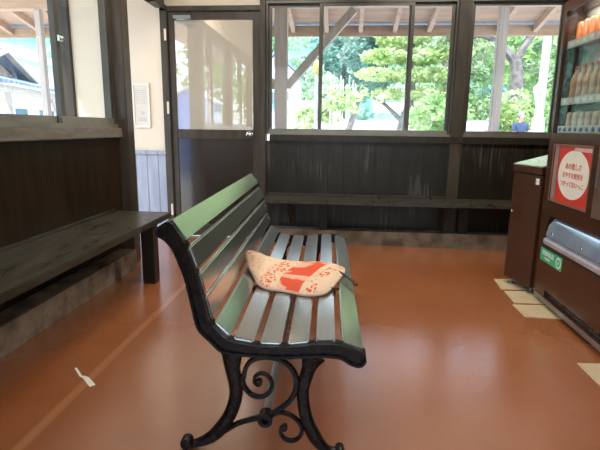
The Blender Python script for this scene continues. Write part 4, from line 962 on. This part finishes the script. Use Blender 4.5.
skin('body', V, E_, Rr, M_skin, pr_)
skin('polo_shirt', [(0, 0, .90), (0, 0, 1.12), (0, -.01, 1.34), (0, 0, 1.45), (.185, 0, 1.41), (.235, .02, 1.20), (-.185, 0, 1.41), (-.265, .07, 1.22)], [(0, 1), (1, 2), (2, 3), (2, 4), (4, 5), (2, 6), (6, 7)], [(.175, .13), (.17, .13), (.19, .13), .075, .078, .062, .078, .062], M_navy, pr_)
skin('trousers', [(0, 0, .93), (.095, 0, .84), (.10, .01, .48), (.10, -.01, .12), (-.095, 0, .84), (-.10, .01, .48), (-.10, -.01, .12)], [(0, 1), (1, 2), (2, 3), (0, 4), (4, 5), (5, 6)], [(.165, .125), .105, .078, .066, .105, .078, .066], M_trs, pr_)
MB().lathe([(.03, 1.60), (.085, 1.62), (.098, 1.68), (.09, 1.745), (.06, 1.79), (.005, 1.805)], (0, .005, 0), 16).build('hair', M_hair, pr_, smooth=True)
for s_, hx, hy, hz in ((1, .272, .14, .84), (-1, -.45, .36, 1.108)):
    for k in range(5):
        d = Vector((0, 0, -1)) if s_ > 0 else Vector((-.35, .9, 0)).normalized(); sd = Vector((0, 1, 0)) if s_ > 0 else Vector((.9, .35, 0)).normalized()
        p0 = Vector((hx, hy, hz)) + sd * ((k - 2) * .014); ln = (.05, .075, .085, .078, .06)[k]
        MB().tube([p0 - d * .02, p0 + d * ln * .6, p0 + d * ln + Vector((0, .01, -.006))], [.009, .008, .006], 6).build('finger', M_skin, pr_, smooth=True)
box('table_top', M_wht, -.75, .75, -.3, .3, .98, 1.02, tb); box('table_skirt', M_wht2, -.74, .74, -.29, .29, .35, .979, tb)
for x in (-.65, .65):
    for y in (-.24, .24): MB().tube([(x, y, 0), (x, y, .35)], .018, 8).build('leg', M_steel, tb)

# ---- buildings
def house(label, loc, rz_, w_, d_, h1, ridge, wall, roofm, over=.4, wins=(), gable='x', name='house'):
    t = thing(name, label, 'house', loc, rz_)
    box('walls', wall, -w_ / 2, w_ / 2, 0, d_, 0, h1, t)
    poly = [(-w_ / 2 - over, h1 - .1), (0, ridge), (w_ / 2 + over, h1 - .1), (w_ / 2 + over, h1 + .06), (0, ridge + .18), (-w_ / 2 - over, h1 + .06)]
    tri = [(-w_ / 2, h1), (w_ / 2, h1), (0, ridge - .02)]
    if gable == 'y':
        poly = [(-over, h1 - .1), (d_ / 2, ridge), (d_ + over, h1 - .1), (d_ + over, h1 + .06), (d_ / 2, ridge + .18), (-over, h1 + .06)]
        MB().prism(poly, lambda p, q: (q, p[0], p[1]), -w_ / 2 - over, w_ / 2 + over).build('roof', roofm, t)
        MB().prism([(0, h1), (d_, h1), (d_ / 2, ridge - .02)], lambda p, q: (q, p[0], p[1]), -w_ / 2, w_ / 2).build('gable', wall, t)
    else:
        MB().prism(poly, lambda p, q: (p[0], q, p[1]), -over, d_ + over).build('roof', roofm, t)
        MB().prism(tri, lambda p, q: (p[0], q, p[1]), 0, d_).build('gable', wall, t)
    for (x, z, ww, hh) in wins:
        f_ = box('window_frame', M_steel, x - ww / 2 - .05, x + ww / 2 + .05, -.04, -.001, z - .05, z + hh + .05, t)
        box('window_pane', M_wglass, x - ww / 2, x + ww / 2, -.05, -.041, z, z + hh, f_)
    return t
M_wglass = mat('house window glass', (.16, .22, .28), .08, col2=(.2, .26, .32), scale=3, metal=.3)
M_tileW = boards('blue grey ribbed tile roof', (.16, .20, .30), (.34, .38, .46), .28, 'X', groove=.2, rough=.4, gcol=.6)
M_hwood = mat('light brown gable wood', (.50, .38, .30), .7, col2=(.62, .50, .40), scale=4)
house('tall white building with blue band behind the left end of the first window', (-3.55, 25, G0), 0, 1.9, 4, 4.0, 4.9, M_wht, M_tile, .2, ((.45, 2.2, .35, .8), (-.3, 2.2, .35, .8)), name='white_building')
bnd = box('blue_band', mat('blue sign band', (.12, .30, .62), .5, col2=(.16, .36, .7), scale=5), -4.55, -2.55, 24.93, 24.985, 2.05, 2.30); 
bnd.parent = bpy.data.objects['white_building']; bnd.matrix_parent_inverse = Matrix.Translation((3.55, -25, -G0))
house('low white house with red-brown roof between the white building and the conifers', (-2.05, 21.3, G0), 0, 1.3, 2.4, 1.95, 2.3, M_wht, mat('red brown roof', (.48, .28, .24), .6, col2=(.56, .36, .30), scale=5), .25, ((0.3, .9, .6, .6),), gable='y')
# gabled entrance house with blue-grey tiles seen through the left wall window
gh = thing('entrance_house', 'open timber gatehouse with blue-grey tiled gable roof seen through the left wall window', 'house', (-9.32, 11.96, G0), math.radians(104))
GA = 1.6
MB().prism([(GA - 2.1, 2.56), (GA, 3.26), (GA + 2.1, 2.56), (GA + 2.1, 2.66), (GA, 3.38), (GA - 2.1, 2.66)], lambda p, t: (p[0], t, p[1]), .1, 3.2).build('roof', M_tile, gh)
MB().prism([(GA - 1.7, 2.66), (GA, 3.24), (GA + 1.7, 2.66)], lambda p, t: (p[0], t, p[1]), .5, .6).build('gable', M_hwood, gh)
for s_ in (1, -1): MB().bar((GA, .05, 3.30), (GA + s_ * 2.15, .05, 2.58), .10, .18, (0, 1, 0)).build('barge_board', M_hwood, gh)
MB().hexa([(-3.2, -1.0, 2.22), (4.4, -1.0, 2.22), (4.2, .45, 2.60), (-3.0, .45, 2.60), (-3.2, -1.0, 2.29), (4.4, -1.0, 2.29), (4.2, .45, 2.68), (-3.0, .45, 2.68)]).build('lower_roof', M_tileW, gh)
box('beam', M_opost, -3.0, 4.2, -.80, -.66, 2.02, 2.20, gh)
box('back_wall', M_wht, -2.9, 4.0, 2.6, 2.7, 0, 2.55, gh)
for x in (-2.8, -.37, 3.3):
    box('post', M_opost, x - .08, x + .08, -.81, -.65, 0, 2.02, gh)
    MB().bar((x - .05, -.73, 1.45), (x - .6, -.73, 2.02), .07, .09, (0, 1, 0)).build('brace', M_opost, gh)
house('long white two-storey house beyond the gatehouse, seen through the left wall window', (-17.2, 26, G0), math.radians(97), 15, 7, 4.5, 6.0, M_wht, mat('blue grey roof sheet', (.34, .40, .50), .5, col2=(.40, .46, .55), scale=3), .4, ((-5, .9, 1.6, 1.1), (-2, .9, 1.6, 1.1), (1, .9, 1.6, 1.1), (4, .9, 1.6, 1.1)), gable='y')
# blue gabled stall behind the viewer's left, seen mirrored in the door pane
M_bluew = mat('bright blue sheeting', (.07, .26, .74), .55, col2=(.10, .32, .82), scale=3)
bs = thing('blue_stall', 'small bright blue gabled stall outside, mirrored in the door pane', 'stall', (-3.88, -2.6, G0))
box('walls', M_bluew, -.52, .52, -1.0, 0, 0, 1.86, bs)
MB().prism([(-.52, 1.86), (.52, 1.86), (0, 2.16)], lambda p, t: (p[0], t, p[1]), -1.0, 0).build('gable', M_bluew, bs)
MB().prism([(-.62, 1.81), (0, 2.17), (.62, 1.81), (.62, 1.85), (0, 2.22), (-.62, 1.85)], lambda p, t: (p[0], t, p[1]), -1.1, .1).build('roof', M_wht, bs)
for (x, y, r, hgt) in ((-11, -14, 2.6, 7), (-6.5, -17, 2.4, 6), (1, -15, 3, 7)):
    tree('broadleaf_tree', {-11: 'green tree behind the blue stall at the far left', -6.5: 'green tree straight behind the blue stall', 1: 'green tree behind the shelter away from the garden'}[x], (x, y, G0), [(0, 0, 0, .25), (0, 0, hgt * .5, .15)], [], [(random.uniform(-1, 1) * r * .75, random.uniform(-1, 1) * r * .6, hgt * (.35 + .55 * random.random()), r * .42, r * .32) for _ in range(14)], 900, .32, LF_green, .3)
